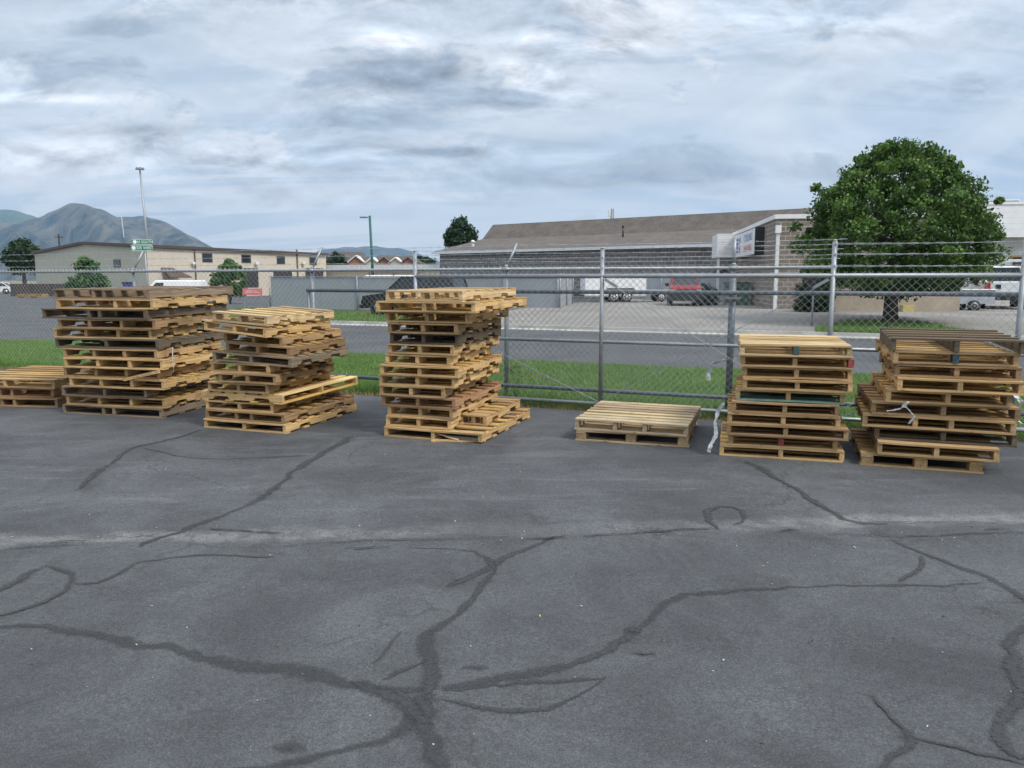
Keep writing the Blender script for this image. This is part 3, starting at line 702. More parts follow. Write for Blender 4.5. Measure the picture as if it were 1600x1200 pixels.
# stretch-wrap rags and a hanging plank
def rag(name, label, pts, r, par=None):
    rnd = random.Random(name + label); b = MB()
    for k in range(5):
        L_, R_ = [], []; ph = rnd.uniform(0, 6); P_ = []
        for i in range(len(pts) - 1):
            for j in range(6): P_.append(Vector(pts[i]).lerp(Vector(pts[i + 1]), j / 6))
        cut = rnd.randint(max(4, len(P_) // 2), len(P_)); P_ = P_[:cut] if k % 2 else P_[-cut:]
        for i, p in enumerate(P_):
            p = p + Vector((rnd.uniform(-1, 1), rnd.uniform(-.6, .6), rnd.uniform(-1, 1))) * r * .25; w = r * rnd.uniform(.6, 1.1); ph += rnd.uniform(-.35, .35)
            L_.append(p + Vector((math.cos(ph), math.sin(ph) * .6, .3)) * w); R_.append(p - Vector((math.cos(ph), math.sin(ph) * .6, .3)) * w)
        n_ = len(P_); b.add(L_ + R_, [(i, i + n_, i + n_ + 1, i + 1) for i in range(n_ - 1)])
    o = b.build(name, PLASTIC, None, True); return tag(o, label, 'plastic wrap')
def stk(where, t, dd, k, up=0.):
    A, d, nrm, z0, pitch = STACK[where]; p = A + d * t + nrm * dd; return Vector((p.x, p.y, z0 + pitch * k + up))
w = 'the neat stack with pale top boards'
rag('wrap_rag', 'white plastic strip curling off the left of the neat stack', [stk(w, .10, -.02, 8.6), stk(w, .0, -.04, 8.5), stk(w, -.10, -.03, 8.0), stk(w, -.13, .0, 7.3), stk(w, -.12, .0, 6.6)], .024)
rag('wrap_rag', 'torn grey wrap hanging down the left of the neat stack', [stk(w, .02, .05, 4.6), stk(w, -.03, .1, 3.8), stk(w, -.05, .08, 2.8), stk(w, -.04, .03, 1.8), stk(w, -.09, .0, .7), stk(w, -.1, 0, .2)], .02)
w = 'the rightmost stack'
rag('wrap_rag', 'white plastic knot on the front of the rightmost stack', [stk(w, .36, -.06, 3.5), stk(w, .40, -.08, 4.1), stk(w, .33, -.09, 4.75), stk(w, .30, -.1, 4.9), stk(w, .34, -.1, 5.2), stk(w, .31, -.09, 4.8), stk(w, .24, -.08, 4.5), stk(w, .17, -.06, 4.35)], .011)
rag('wrap_rag', 'white plastic scrap at the right side of the rightmost stack', [stk(w, 1.20, .25, 5.8), stk(w, 1.28, .3, 5.1), stk(w, 1.24, .35, 4.1), stk(w, 1.30, .3, 3.3)], .022)
w = 'the stack topped by long dark planks'
rag('wrap_rag', 'white plastic cord hanging beside the dark plank stack', [stk(w, 1.62, -.02, 7.2), stk(w, 1.63, -.05, 6.2), stk(w, 1.63, -.04, 5.2), stk(w, 1.60, -.02, 4.6)], .006)
p0, p1 = stk(w, .98, -.03, 3.9), stk(w, 1.42, -.06, 4.75)
M = Matrix.Translation((p0 + p1) / 2) @ (p1 - p0).to_track_quat('X', 'Z').to_matrix().to_4x4()
tag(MB().box((-.26, -.012, -.018), (.26, .012, .018), 0, M).build('loose_plank', WX, None, color=GOLD), 'thin loose plank slanting out of the dark plank stack', 'plank')
# chalk letters on an inner board of that stack
def text(s, size, mat, parent, loc, rot=(R(90), 0, 0), name='lettering', ext=.002, align='CENTER', sx=1.0):
    c = bpy.data.curves.new(name, 'FONT'); c.body = s; c.size = size; c.extrude = ext; c.align_x = align; c.align_y = 'CENTER'
    tmp = link(bpy.data.objects.new(name + '_curve', c)); me = bpy.data.meshes.new_from_object(tmp.evaluated_get(bpy.context.evaluated_depsgraph_get())); bpy.data.objects.remove(tmp); bpy.data.curves.remove(c)
    me.name = name; me.materials.clear(); me.materials.append(mat); o = link(bpy.data.objects.new(name, me)); o.parent = parent; o.location = loc; o.rotation_euler = rot; o.scale = (sx, 1, 1); return o

# ------------------------------------------------------------------ fence and gate
def wires(x0, x1, z0, z1, pitch=.084, r=.0019, y=0.0):
    b = MB(); h = z1 - z0; n = int((x1 - x0 + h) / pitch) + 1
    for fam, yy in ((1, .0025), (-1, -.0025)):
        for k in range(n):
            xs = x0 - h + k * pitch if fam == 1 else x0 + k * pitch
            a = [xs, z0]; e = [xs + fam * h, z1]
            pa, pb = Vector((a[0], 0, a[1])), Vector((e[0], 0, e[1]))
            t0, t1 = 0., 1.; dx = pb.x - pa.x
            for lim, sgn in ((x0, 1), (x1, -1)):
                ta = (lim - pa.x) / dx
                if dx * sgn > 0: t0 = max(t0, ta)
                else: t1 = min(t1, ta)
            if t1 - t0 < .01: continue
            A_, B_ = pa.lerp(pb, t0), pa.lerp(pb, t1); mid = A_.lerp(B_, .5)
            b.tube([(A_.x, y + yy, A_.z), (mid.x, y + yy + random.uniform(-.006, .006), mid.z), (B_.x, y + yy, B_.z)], r, 3, caps=False)
    return b
def twists(b, x0, x1, z, pitch=.084, y=0.):
    k = x0
    while k < x1:
        b.tube([(k - .018, y, z + .045), (k, y, z + .018), (k, y, z - .01)], .0022, 3, caps=False); b.tube([(k + .018, y, z + .045), (k, y, z + .018)], .0022, 3, caps=False); k += pitch
def barbed(p, q, sag=.012):
    b = MB(); p, q = Vector(p), Vector(q); n = 14; L_ = (q - p).length; pts = []
    for i in range(n + 1):
        t = i / n; c = p.lerp(q, t); c.z -= sag * 4 * t * (1 - t); pts.append(c)
    b.tube(pts, .0019, 3, caps=False); b.tube([c + Vector((0, .003, .004 * (-1) ** i)) for i, c in enumerate(pts)], .0017, 3, caps=False)
    m = int(L_ / .13)
    for i in range(m):
        c = p.lerp(q, (i + .5) / m); c.z -= sag * 4 * ((i + .5) / m) * (1 - (i + .5) / m)
        b.tube([c + Vector((-.012, 0, -.016)), c + Vector((.012, 0, .016))], .0014, 3, caps=False); b.tube([c + Vector((.012, 0, -.014)), c + Vector((-.012, 0, .014))], .0014, 3, caps=False)
    return b
def fx(px, v, z, u0): return ucol(px, v, z) - u0
# fixed fence, posts with leaning arms
vF = 9.50; uF = ucol(209, vF); gz = lot_edge_z(uF)
YF = S(ucol(400, vF), vF).y; zt = zrow(423, YF)
fence = thing('chain_link_fence', 'grey chain link fence with leaning barbed wire arms behind the pallet stacks', 'fence', S(uF, vF, 0), -SY)
xl, xr = fx(-260, vF, 1.5, uF), fx(1305, vF, 1.5, uF)
MB().tube([(xl, 0, zt), (xr, 0, zt)], .021, 10).build('top_rail', GALV, fence, True)
b = wires(xl, fx(1144, vF, 1.5, uF), .17, zt, y=-.026); twists(b, xl, xr, zt, y=-.026); b.build('chain_link_mesh', WIRE, fence)
posts = [fx(p, vF, 1.5, uF) for p in (-120, 209, 487, 790, 1144)]
for k, x in enumerate(posts):
    zb = .05
    MB().tube([(x, .03, zb), (x, .03, zt + .03)], .03, 12).tube([(x, .03, zt + .03), (x, .03, zt + .06)], [.034, .02], 12).build('post', GALV, fence, True)
    a = MB().tube([(x, .03, zt + .02), (x + .10, .16, zt + .34)], .017, 6)
    if k == 4: a = MB().tube([(x, .03, zt + .02), (x, .03, zt + .33)], .022, 8)
    a.build('barbed_wire_arm', GALV, fence, True)
    MB().tube([(x - .045, 0, zt), (x + .045, 0, zt)], .027, 10).build('rail_clamp', GALV, fence, True)
ends = [xl - 2] + posts[:4] + [xr]
for lv in (.10, .21, .32):
    f_ = lv / .34
    b = MB()
    for i in range(len(ends) - 1):
        q = barbed((ends[i] + .1 * f_, .03 + .13 * f_, zt + lv), (ends[i + 1] + .1 * f_, .03 + .13 * f_, zt + lv)); b.add(q.v, q.f)
    b.build('barbed_wire', WIRE, fence)
MB().tube([(xl, 0, .19), (posts[2] - .4, 0, .19)], .008, 6).build('tension_wire', GALVD, fence)

# sliding gate in front of it
vG = 9.14; uG = ucol(650, vG); YG = S(ucol(940, vG), vG).y
zT, zM, zB = zrow(431.5, YG), zrow(534, YG), zrow(631, YG); zD1, zD2 = zrow(456.5, YG), zrow(610, YG + .1)
gate = thing('sliding_gate', 'long galvanised chain link sliding gate with braces and barbed wire', 'gate', S(uG, vG, 0), -SY)
gx = [fx(p, vG, 1.3, uG) for p in (650, 940, 1298, 1592)]; xe = fx(1760, vG, 1.0, uG)
vis = gx + [xe]
for z, r_ in ((zT, .026), (zM, .021), (zB, .024)):
    MB().tube([(gx[0], 0, z), (xe, 0, z)], r_, 12).build('frame_rail', GALV, gate, True)
for i, x in enumerate(vis):
    top = zT + (.37 if i in (2, 3) else .33)
    MB().tube([(x, 0, zB + .02), (x, 0, top)], .026, 12).tube([(x, 0, top), (x, 0, top + .02)], [.028, .012], 12).build('frame_upright', GALV, gate, True)
MB().tube([(fx(475, vG, 1.3, uG), .09, zD1), (xe, .09, zD1)], .026, 10).build('track_rail', GALVD, gate, True)
MB().tube([(fx(470, vG, .3, uG), .09, zD2), (xe, .09, zD2)], .026, 10).build('track_rail', GALVD, gate, True)
MB().tube([(fx(478, vG, 1., uG), .09, zD2), (fx(478, vG, 1., uG), .09, zD1)], .022, 8).build('tail_upright', GALVD, gate, True)
b = wires(gx[0], xe, zB + .01, zT, y=.03)
twists(b, gx[0], xe, zT, y=.03); b.build('chain_link_mesh', WIRE, gate)
for a_, c_ in (((gx[1], zT - .03), (vis[2], zB + .0)), ((gx[2], zT - .03), (gx[1], zB + .02)), ((gx[0] + .1, zT - .5), (gx[1], zB + .02)), ((gx[3], zM - .02), (gx[2] + .1, zB)), ((xe, zT - .1), (gx[2], zB + .03))):
    MB().tube([(a_[0], -.02, a_[1]), (c_[0], -.02, c_[1])], .0045, 6).build('brace_cable', GALV, gate)
for x, s_ in ((gx[1], 1), (gx[2], -1)):
    M = Matrix.Translation((x + s_ * .12, -.03, zT - .085)) @ Matrix.Rotation(s_ * .55, 4, 'Y')
    MB().box((-.09, -.012, -.016), (.09, .012, .016), 0, M).build('turnbuckle', GALV, gate)
for lv in (.10, .225, .335):
    b = MB()
    for i in range(len(vis) - 1):
        for dz in (0, .012 if i > 1 else .0):
            q = barbed((vis[i], -.028, zT + lv + dz), (vis[i + 1], -.028, zT + lv), .006); b.add(q.v, q.f)
            if i < 2: break
    b.build('barbed_wire', WIRE, gate)
# roller post behind the gate
vP = 9.36; uP = ucol(1144, vP); yp = zrow(463, S(uP, vP).y)
rp = thing('roller_post', 'thick steel roller post with bracket behind the gate mesh', 'post', S(uP, vP, 0), -SY)
MB().tube([(0, 0, .05), (0, 0, zT - .02)], .04, 14).build('post', GALVD, rp, True)
MB().box((-.10, -.07, yp - .03), (.10, -.042, yp - .005)).box((-.10, -.07, yp + .025), (.10, -.042, yp + .05)).build('bracket', GALV, rp)
MB().tube([(0, 0, yp - .05), (0, 0, yp + .07)], .05, 14).build('collar', GALV, rp, True)

# ------------------------------------------------------------------ plants
def leaf_mesh(name, P, size, mat, parent, tint, rs, elong=.62, droop=.3):
    n = len(P); d = rs.normal(0, 1, (n, 3)); d[:, 2] -= droop; d /= np.linalg.norm(d, axis=1)[:, None]
    e = rs.normal(0, 1, (n, 3)); s_ = np.cross(d, e); s_ /= np.linalg.norm(s_, axis=1)[:, None] + 1e-6
    L_ = size * rs.uniform(.7, 1.3, n)[:, None]
    v = np.stack([P - d * L_ * .5, P + s_ * L_ * elong * .5 - d * L_ * .05, P + d * L_ * .5, P - s_ * L_ * elong * .5 - d * L_ * .05], 1)
    return np_mesh(name, v.reshape(-1, 3), np.arange(4 * n).reshape(-1, 4), mat, parent, tint)
def crown_points(rs, clumps, per, prof, rc, sx=1., sy=1., shell=.6, lobes=.0):
    zs = np.array([p[0] for p in prof]); rr = np.array([p[1] for p in prof]); P, T = [], []
    w = np.cumsum(np.maximum(rr, .05)); 
    for _ in range(clumps):
        z = zs[0] + (zs[-1] - zs[0]) * rs.rand(); r = np.interp(z, zs, rr)
        if rs.rand() > (r / rr.max()) ** 1.2 + .08: 
            z = zs[0] + (zs[-1] - zs[0]) * rs.rand(); r = np.interp(z, zs, rr)
        a = rs.uniform(0, 2 * np.pi); q = r * (shell + (1 - shell) * rs.rand()) if rs.rand() < .78 else r * rs.rand() ** .5
        q = max(0, q - rc * .35) * rs.uniform(.9, 1.05) * (1 + lobes * np.sin(3 * a + 1.3 * z) * np.sin(2.1 * z + a + 1))
        c = np.array([np.cos(a) * q * sx, np.sin(a) * q * sy, z]); m = int(per * rs.uniform(.6, 1.4)); k = rc * rs.uniform(.6, 1.35)
        o = rs.normal(0, 1, (m, 3)); o /= np.linalg.norm(o, axis=1)[:, None]; o *= (rs.rand(m) ** .45)[:, None] * k; o[:, 2] *= .75
        if lobes and rs.rand() < .14: c = c * np.array([1.09, 1.09, 1.03]) + np.array([0, 0, .1]); o *= .6
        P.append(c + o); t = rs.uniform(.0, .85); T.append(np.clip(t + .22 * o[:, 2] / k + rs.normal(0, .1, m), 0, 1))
    return np.concatenate(P), np.concatenate(T)
def tree(name, label, loc, prof, trunk_r, trunk_h, clumps, per, rc, leaf, mat, seed, group=None, sx=1., sy=1., shell=.6, limbs=7):
    rs = np.random.RandomState(seed); t = thing(name, label, 'tree', loc, 0, group)
    P, T = crown_points(rs, clumps, per, prof, rc, sx, sy, shell, .09)
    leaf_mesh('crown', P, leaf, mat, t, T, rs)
    zt_ = prof[-1][0]; b = MB(); n = 9; pts = []; rad = []
    for i in range(n + 1):
        f_ = i / n; z = -.1 + f_ * (zt_ * .75 + .1); pts.append((rs.normal(0, .03) * f_ * 3, rs.normal(0, .03) * f_ * 3, z)); rad.append(trunk_r * ((1.25 if i == 0 else 1.0) - .85 * f_))
    b.tube(pts, rad, 12)
    for k in range(limbs):
        z = trunk_h * .9 + (zt_ * .6 - trunk_h * .9) * (k + .3) / limbs; a = k * 2.4 + rs.rand(); r = np.interp(z + .8, [p[0] for p in prof], [p[1] for p in prof]) * .75
        j = int((z + .1) / (zt_ * .75 + .1) * n); base = Vector(pts[min(n, max(0, j))]); base.z = z
        e = base + Vector((math.cos(a) * r * sx, math.sin(a) * r * sy, r * .55)); m_ = base.lerp(e, .5) + Vector((0, 0, -.08 * r))
        b.tube([base, m_, e], [trunk_r * .45, trunk_r * .28, trunk_r * .08], 7)
    b.build('trunk', BARK, t, True); return t
Yt = 27.3; tp = at(1390, Yt, .16)
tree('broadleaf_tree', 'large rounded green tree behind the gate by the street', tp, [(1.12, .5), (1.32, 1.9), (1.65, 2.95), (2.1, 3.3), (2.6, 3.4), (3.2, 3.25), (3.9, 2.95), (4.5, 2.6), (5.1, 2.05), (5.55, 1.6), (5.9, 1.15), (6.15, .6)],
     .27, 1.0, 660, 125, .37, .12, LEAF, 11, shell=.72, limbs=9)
def bush(name, label, loc, prof, clumps, per, rc, leaf, mat, seed, group=None, cat='shrub'):
    rs = np.random.RandomState(seed); t = thing(name, label, cat, loc, 0, group)
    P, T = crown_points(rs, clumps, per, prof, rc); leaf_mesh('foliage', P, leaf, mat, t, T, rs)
    b = MB()
    for k in range(6):
        a = k * 1.05; h = prof[-1][0] * .7; r = max(p[1] for p in prof) * .5
        k_ = min(1, r / .35); b.tube([(0, 0, -.05), (math.cos(a) * r * .4, math.sin(a) * r * .4, h * .5), (math.cos(a) * r, math.sin(a) * r, h)], [.03 * k_, .02 * k_, .008 * k_], 5)
    b.build('stem', BARK, t, True); return t
def px_prof(cx, Y, rows, zg):
    return [(zrow(y, Y) - zg, w / 2 * Y / F) for y, w in rows]
def pxbush(name, label, cx, Y, zg, rows, clumps, per, rcpx, leafpx, mat, seed, group=None, cat='shrub'):
    return bush(name, label, at(cx, Y, zg), px_prof(cx, Y, rows, zg), clumps, per, rcpx * Y / F, leafpx * Y / F, mat, seed, group, cat)
pxbush('conical_shrub', 'tall dark conical evergreen at the brick building corner', 1271, 33, .32, [(494, 40), (480, 62), (462, 60), (445, 46), (434, 26), (424, 8)], 130, 60, 9, 4.2, LEAF3, 21)
pxbush('conical_shrub', 'small round evergreen beside the red pickup', 1104, 42, .40, [(490, 30), (480, 42), (468, 38), (455, 24), (447, 8)], 100, 50, 7, 3.6, LEAF3, 22)
pxbush('green_shrub', 'bright green bushy tree in front of beige shed gable', 140, 62, .0, [(462, 30), (447, 70), (436, 60), (426, 36), (415, 40), (404, 12)], 110, 50, 7, 4.4, LEAF2, 23)
pxbush('green_shrub', 'mid green shrub in front of the beige shed doors', 360, 58, .0, [(462, 40), (450, 58), (435, 58), (420, 40), (408, 8)], 110, 50, 7, 4.2, LEAF2, 24)
pxbush('young_weed', 'small reddish weed growing at the fence foot by the tallest stack', 806, 10.1, .13, [(592, 8), (584, 26), (576, 30), (570, 12)], 22, 9, 4, 2.2, plain('weed_leaf', (.10, .085, .05), .6), 25, None, 'weed')
def pxtree(label, cx, Y, rows, tr, clumps, per, rcpx, leafpx, mat, seed, group='trees in the distance'):
    pr = px_prof(cx, Y, rows, 0)
    return tree('distant_tree', label, at(cx, Y, 0), pr, tr, max(1., pr[0][0]), clumps, per, rcpx * Y / F, leafpx * Y / F, mat, seed, group)
pxtree('dark green tree left of the beige shed at the photo edge', 40, 120, [(425, 26), (412, 56), (402, 62), (392, 54), (384, 36), (378, 12)], .4, 130, 55, 9, 4.5, LEAF3, 31)
pxtree('dark round tree rising behind the grey block building', 722, 95, [(396, 40), (385, 54), (372, 52), (360, 42), (350, 28), (341, 8)], .4, 120, 55, 8, 4.2, LEAF3, 32)
for i, (x, Y, rows) in enumerate([(668, 230, [(424, 12), (415, 26), (408, 24), (402, 8)]), (528, 210, [(418, 20), (409, 34), (402, 24), (397, 8)]), (655, 260, [(420, 14), (411, 24), (405, 16), (400, 6)])]):
    pxtree(['small dark tree beside the far brick houses', 'leafy tree below the far brown roof', 'low dark tree right of the far houses'][i], x, Y, rows, .3, 40, 40, 6, 4, LEAF3, 40 + i)

# ------------------------------------------------------------------ grey block building
BLK = blocks('grey_block', (.17, .162, .155), (.24, .225, .215), (.36, .345, .33), .56, .28, .035)
BRNB = blocks('brown_block', (.18, .145, .12), (.245, .20, .165), (.37, .34, .305), .44, .21, .022)
SHIN = shingle()
El, Er = at(687, 67, 4.2), at(1111, 52.7, 4.2); El.z = Er.z = 0
wd = (Er - El); wl_ = wd.length; wyaw = math.atan2(wd.y, wd.x)
gb = thing('block_building', 'long grey block building with brown shingle roof across the street', 'building', El, wyaw)
he, a1, h1_, a2, h2_ = 4.2, 6.6, 5.55, 8.2, 6.95; wl2 = 29.0
MB().box((0, 0, -.1), (wl2, 16.4, he - .06)).build('wall', BLK, gb)
rf = MB(); T = .12
prof = [(-.45, he - .05), (a1, h1_), (a2, h2_), (16.4 - a1, h1_), (16.85, he - .05), (16.85, he - .2), (-.45, he - .2)]
rf.prism(prof, -.5, wl2 - .4, 'x'); rf_o = rf.build('roof', SHIN, gb)
MB().box((-.5, -.56, he - .22), (wl2 - .4, -.452, he - .03)).build('gutter', WHITEM, gb)
tv = (at(910, 62, 0) - El); xv_ = tv.dot(wd.normalized())
MB().tube([(15.2, 4.6, 4.9), (15.2, 4.6, 5.9)], .07, 8).tube([(15.2, 4.6, 5.9), (15.2, 4.6, 6.05)], .1, 8).build('vent_pipe', BLACKP, rf_o, True)
MB().tube([(1.9, 2.2, 4.5), (1.9, 2.2, 5.0)], .12, 10).tube([(1.9, 2.2, 5.0), (1.9, 2.2, 5.2)], [.24, .1], 10).build('roof_cowl', WHITEM, rf_o, True)
# brown block front wing with the shop sign
Cc = at(1206, 36, 0); byaw = -R(8.2)
bw_ = thing('brick_wing', 'brown block wing with white parapet and shop sign', 'building', Cc, byaw)
ht = zrow(342, 36)
MB().box((0, 0, -.1), (7.6, 14.2, ht)).build('wall', BRNB, bw_)
MB().box((-.06, -.06, ht + .002), (7.66, 14.26, ht + .2)).build('parapet_cap', WHITEM, bw_)
MB().box((1.05, -.02, 3.22), (3.1, .0, 3.55)).build('painted_patch', plain('grey_patch', (.30, .30, .29), .9), bw_)
MB().disc((2.2, -.04, 3.95), .14, 'y', .08).build('wall_vent', GALVD, bw_)
ds = MB().box((.02, -.16, .35), (.16, -.003, 3.9)).box((-.03, -.22, 3.9), (.21, -.003, 4.25))
ds.add([(.02, -.16, .35), (.16, -.16, .35), (.16, -.003, .35), (.02, -.003, .35), (-.25, -.22, .12), (-.11, -.22, .12), (-.11, -.06, .12), (-.25, -.06, .12)], [(0, 1, 5, 4), (1, 2, 6, 5), (2, 3, 7, 6), (3, 0, 4, 7), (4, 5, 6, 7)])
ds.build('downspout', WHITEM, bw_)
# white clad entry canopy on the far end of that wall
cnp = MB().box((-1.25, 11.8, zrow(403, 49)), (-.003, 14.6, zrow(367, 49)))
cnp.build('entry_canopy', siding('white_siding', (.74, .75, .76), .28, 'z', .55), bw_)
MB().box((-1.2, 11.9, -.1), (-1.05, 12.05, zrow(403, 49))).build('canopy_post', WHITEM, bw_)
MB().box((-1.1, 14.3, -.1), (-.2, 14.4, 2.6)).build('door', plain('dark_door', (.06, .05, .05), .6), bw_)
# shop sign on the left-facing wall
sg_l, sg_r = 10.2, 2.9      # distance along the wall (back, front)
zs0, zs1 = 1.75 + (438 - 399) / 1200 * 40.5, 1.75 + (438 - 361) / 1200 * 40.5
sign = thing('shop_sign', 'white box sign reading COOLING HEATING in blue and red', 'sign', Cc + Vector((0, 0, 0)), byaw)
MB().box((-.45, sg_r, zs0), (-.25, sg_l, zs1)).build('sign_face', WHITEP, sign)
MB().box((-.46, sg_r - .03, zs0 - .04), (-.004, sg_r - .002, zs1 + .04)).box((-.25 + .003, sg_r, zs0 - .02), (-.004, sg_l, zs1 + .02)).build('sign_cabinet', BLACKP, sign)
BLUEL, REDLT = plain('sign_blue', (.06, .19, .42), .5), plain('sign_red', (.55, .07, .05), .5)
rr_ = (R(90), 0, R(-90)); hs_ = zs1 - zs0
text('COOLING', hs_ * .42, BLUEL, sign, (-.455, 5.15, zs0 + hs_ * .70), rr_, sx=1.12)
text('HEATING', hs_ * .38, REDLT, sign, (-.455, 5.15, zs0 + hs_ * .27), rr_, sx=1.25)
em = MB()
for k in range(4):
    for j in range(3): em.box((-.462, 8.5 + j * .34, zs0 + hs_ * (.18 + .17 * k)), (-.4505, 8.5 + j * .34 + .26, zs0 + hs_ * (.18 + .17 * k + .12)))
em.build('emblem', BLUEL, sign)
fl = MB(); fl.prism([(7.95, zs0 + hs_ * .12), (8.2, zs0 + hs_ * .3), (8.1, zs0 + hs_ * .42), (7.95, zs0 + hs_ * .5), (7.72, zs0 + hs_ * .3)], -.462, -.4505, 'x'); fl.build('flame_mark', REDLT, sign)
fk = MB(); fk.prism([(7.95, zs0 + hs_ * .55), (8.22, zs0 + hs_ * .7), (7.95, zs0 + hs_ * .88), (7.68, zs0 + hs_ * .7)], -.462, -.4505, 'x'); fk.build('snow_mark', BLUEL, sign)
# low tan wall in front of the wing
tw = thing('tan_wall', 'low tan rendered wall behind the tree trunk', 'wall', at(1302, 33.6, 0), byaw)
MB().box((0, 0, -.1), (5.1, .25, 1.32)).build('wall_body', plain('tan_render', (.40, .335, .255), .9, 0, .12, 1.5), tw)
MB().box((-.03, -.03, 1.322), (5.13, .28, 1.38)).build('wall_cap', plain('tan_cap', (.34, .29, .225), .9), tw)
# ------------------------------------------------------------------ privacy fences across the street
SLAT = siding('grey_slats', (.33, .36, .39), .09, 'x', .28)
def slatfence(label, p, q, h, n, gap=None):
    d = q - p; L_ = d.length; o = thing('slatted_fence', label, 'fence', p, math.atan2(d.y, d.x), 'grey slatted fences across the street')
    MB().box((.05, -.02, .06), (L_ - .05, .02, h - .04)).build('slat_panel', SLAT, o)
    MB().tube([(0, -.045, h), (L_, -.045, h)], .025, 8).build('top_rail', GALV, o, True)
    for i in range(n + 1): MB().tube([(L_ * i / n, -.07, -.1), (L_ * i / n, -.07, h + .03)], .035, 8).build('post', GALV, o, True)
    return o
slatfence('long grey slatted fence behind the black SUV', at(424, 43, .1), at(872, 37.5, .25), 1.85, 6)
slatfence('short grey slatted fence returning beside the white trailer', at(872.5, 37.6, .25), at(893, 44, .4), 1.8, 2)
slatfence('grey slatted fence behind the red pickup', at(1006, 51, .42), at(1180, 47.5, .42), 1.75, 6)

# ------------------------------------------------------------------ beige shed left
Ac, Bc, Dc = at(59, 94, 0), at(234, 75, 0), at(511, 99, 0)
SHD1, SHD2 = siding('shed_sage', (.50, .485, .38), .3, 'x', .08), siding('shed_tan', (.60, .53, .43), .3, 'x', .08)
fr_ = (Bc - Ac); gw = fr_.length; lr_ = Dc - Bc; sl_ = lr_.length
shed = thing('metal_shed', 'beige metal warehouse with dark roof edge and row of windows', 'building', Bc, math.atan2(lr_.y, lr_.x))
iM = Matrix.Rotation(-math.atan2(lr_.y, lr_.x), 4, 'Z')
A_l = iM @ (Ac - Bc)    # gable far corner in shed space
ez, pk = zrow(387, 75), zrow(382, 84.5)
gd = A_l.normalized()
def gp(t, z): return (gd.x * gw * t, gd.y * gw * t, z)
g = MB(); g.add([gp(0, -.1), gp(1, -.1), gp(1, ez), gp(.5, pk), gp(0, ez)], [(4, 3, 2, 1, 0)]); back = (sl_, 0, 0)
g.add([tuple(Vector(p) + Vector(back)) for p in (gp(0, -.1), gp(1, -.1), gp(1, ez), gp(.5, pk), gp(0, ez))], [(0, 1, 2, 3, 4)])
g.build('gable_wall', SHD1, shed)
MB().add([(0, 0, -.1), (sl_, 0, -.1), (sl_, 0, ez), (0, 0, ez)], [(0, 1, 2, 3)]).build('side_wall', SHD2, shed)
rb = MB(); o_ = .35
for t0, t1, za, zb in ((-.01, .5, ez + .02, pk + .02), (1.01, .5, ez + .02, pk + .02)):
    a, b_ = Vector(gp(t0, za)), Vector(gp(t1, zb))
    vs = [a + Vector((-o_, 0, 0)), b_ + Vector((-o_, 0, 0)), b_ + Vector((sl_ + o_, 0, 0)), a + Vector((sl_ + o_, 0, 0))]
    rb.add([v + Vector((0, 0, .0)) for v in vs] + [v + Vector((0, 0, .28)) for v in vs], [(0, 1, 2, 3), (4, 7, 6, 5), (0, 4, 5, 1), (1, 5, 6, 2), (2, 6, 7, 3), (3, 7, 4, 0)])
rb.build('roof', plain('brown_trim', (.085, .062, .05), .6), shed)
def on_side(px):   # distance along the side wall for a photo column
    lo, hi = 0., sl_
    for _ in range(40):
        m = (lo + hi) / 2; p = Bc + lr_.normalized() * m; p.z = 2.5
        if proj(p)[0] > px: hi = m
        else: lo = m
    return lo
def side_panel(name, x0, x1, y0, y1, mat, par, proud=.04, label=None):
    a, b_ = on_side(x0), on_side(x1); Y = (Bc + lr_.normalized() * (a + b_) / 2).y
    return MB().box((a, -proud, zrow(y1, Y)), (b_, -.003, zrow(y0, Y))).build(name, mat, par)
for x0, x1, y0, y1 in ((317, 333, 395.5, 410), (378, 393, 398, 411), (433, 446, 400, 413), (484, 495.5, 402, 414)):
    w_ = side_panel('window', x0, x1, y0, y1, plain('window_trim', (.12, .10, .09), .6), shed, .03)
    side_panel('pane', x0 + 1, x1 - 1, y0 + 1, y1 - 1, GLASS, w_, .045)
DKOP = plain('dark_doorway', (.035, .035, .038), .8)
for x0, x1, y0, y1 in ((381, 403, 419, 449), (427, 456, 421, 450), (477, 505, 419, 446)): side_panel('roller_door', x0, x1, y0, y1, DKOP, shed)
for x in (305, 464.5): side_panel('downspout', x - .7, x + .7, 390, 452, plain('brown_pipe', (.10, .075, .06), .6), shed, .12)
for x in (300, 399, 472): side_panel('wall_lamp', x - 1.5, x + 2.5, 409, 413, WHITEM, shed, .35)
aw = MB(); a, b_ = on_side(252), on_side(270); aw.add([(a, -.02, 3.0), (b_, -.02, 3.0), (b_ + 1.2, -1.3, 2.1), (a, -1.3, 2.1), (a, -.02, 2.9), (b_, -.02, 2.9), (b_ + 1.2, -1.3, 2.0), (a, -1.3, 2.0)], [(0, 1, 2, 3), (7, 6, 5, 4), (3, 2, 6, 7), (0, 3, 7, 4), (1, 5, 6, 2)])
aw.build('awning', plain('awning_brown', (.09, .06, .045), .7), shed)
k = .23; gw_n = Vector((-gd.y, gd.x, 0)) * (1 if (-gd.y) < 0 else -1)
gwm = Matrix(((gd.x, gw_n.x, 0, 0), (gd.y, gw_n.y, 0, 0), (0, 0, 1, 0), (0, 0, 0, 1)))
gwin = MB().box((gw * .20, .003, zrow(417, 78)), (gw * .255, .05, zrow(404, 78)), 0, gwm).build('window', plain('window_trim2', (.10, .085, .08), .6), shed)
MB().box((gw * .205, .02, zrow(416, 78)), (gw * .25, .065, zrow(405, 78)), 0, gwm).build('pane', GLASS, gwin)
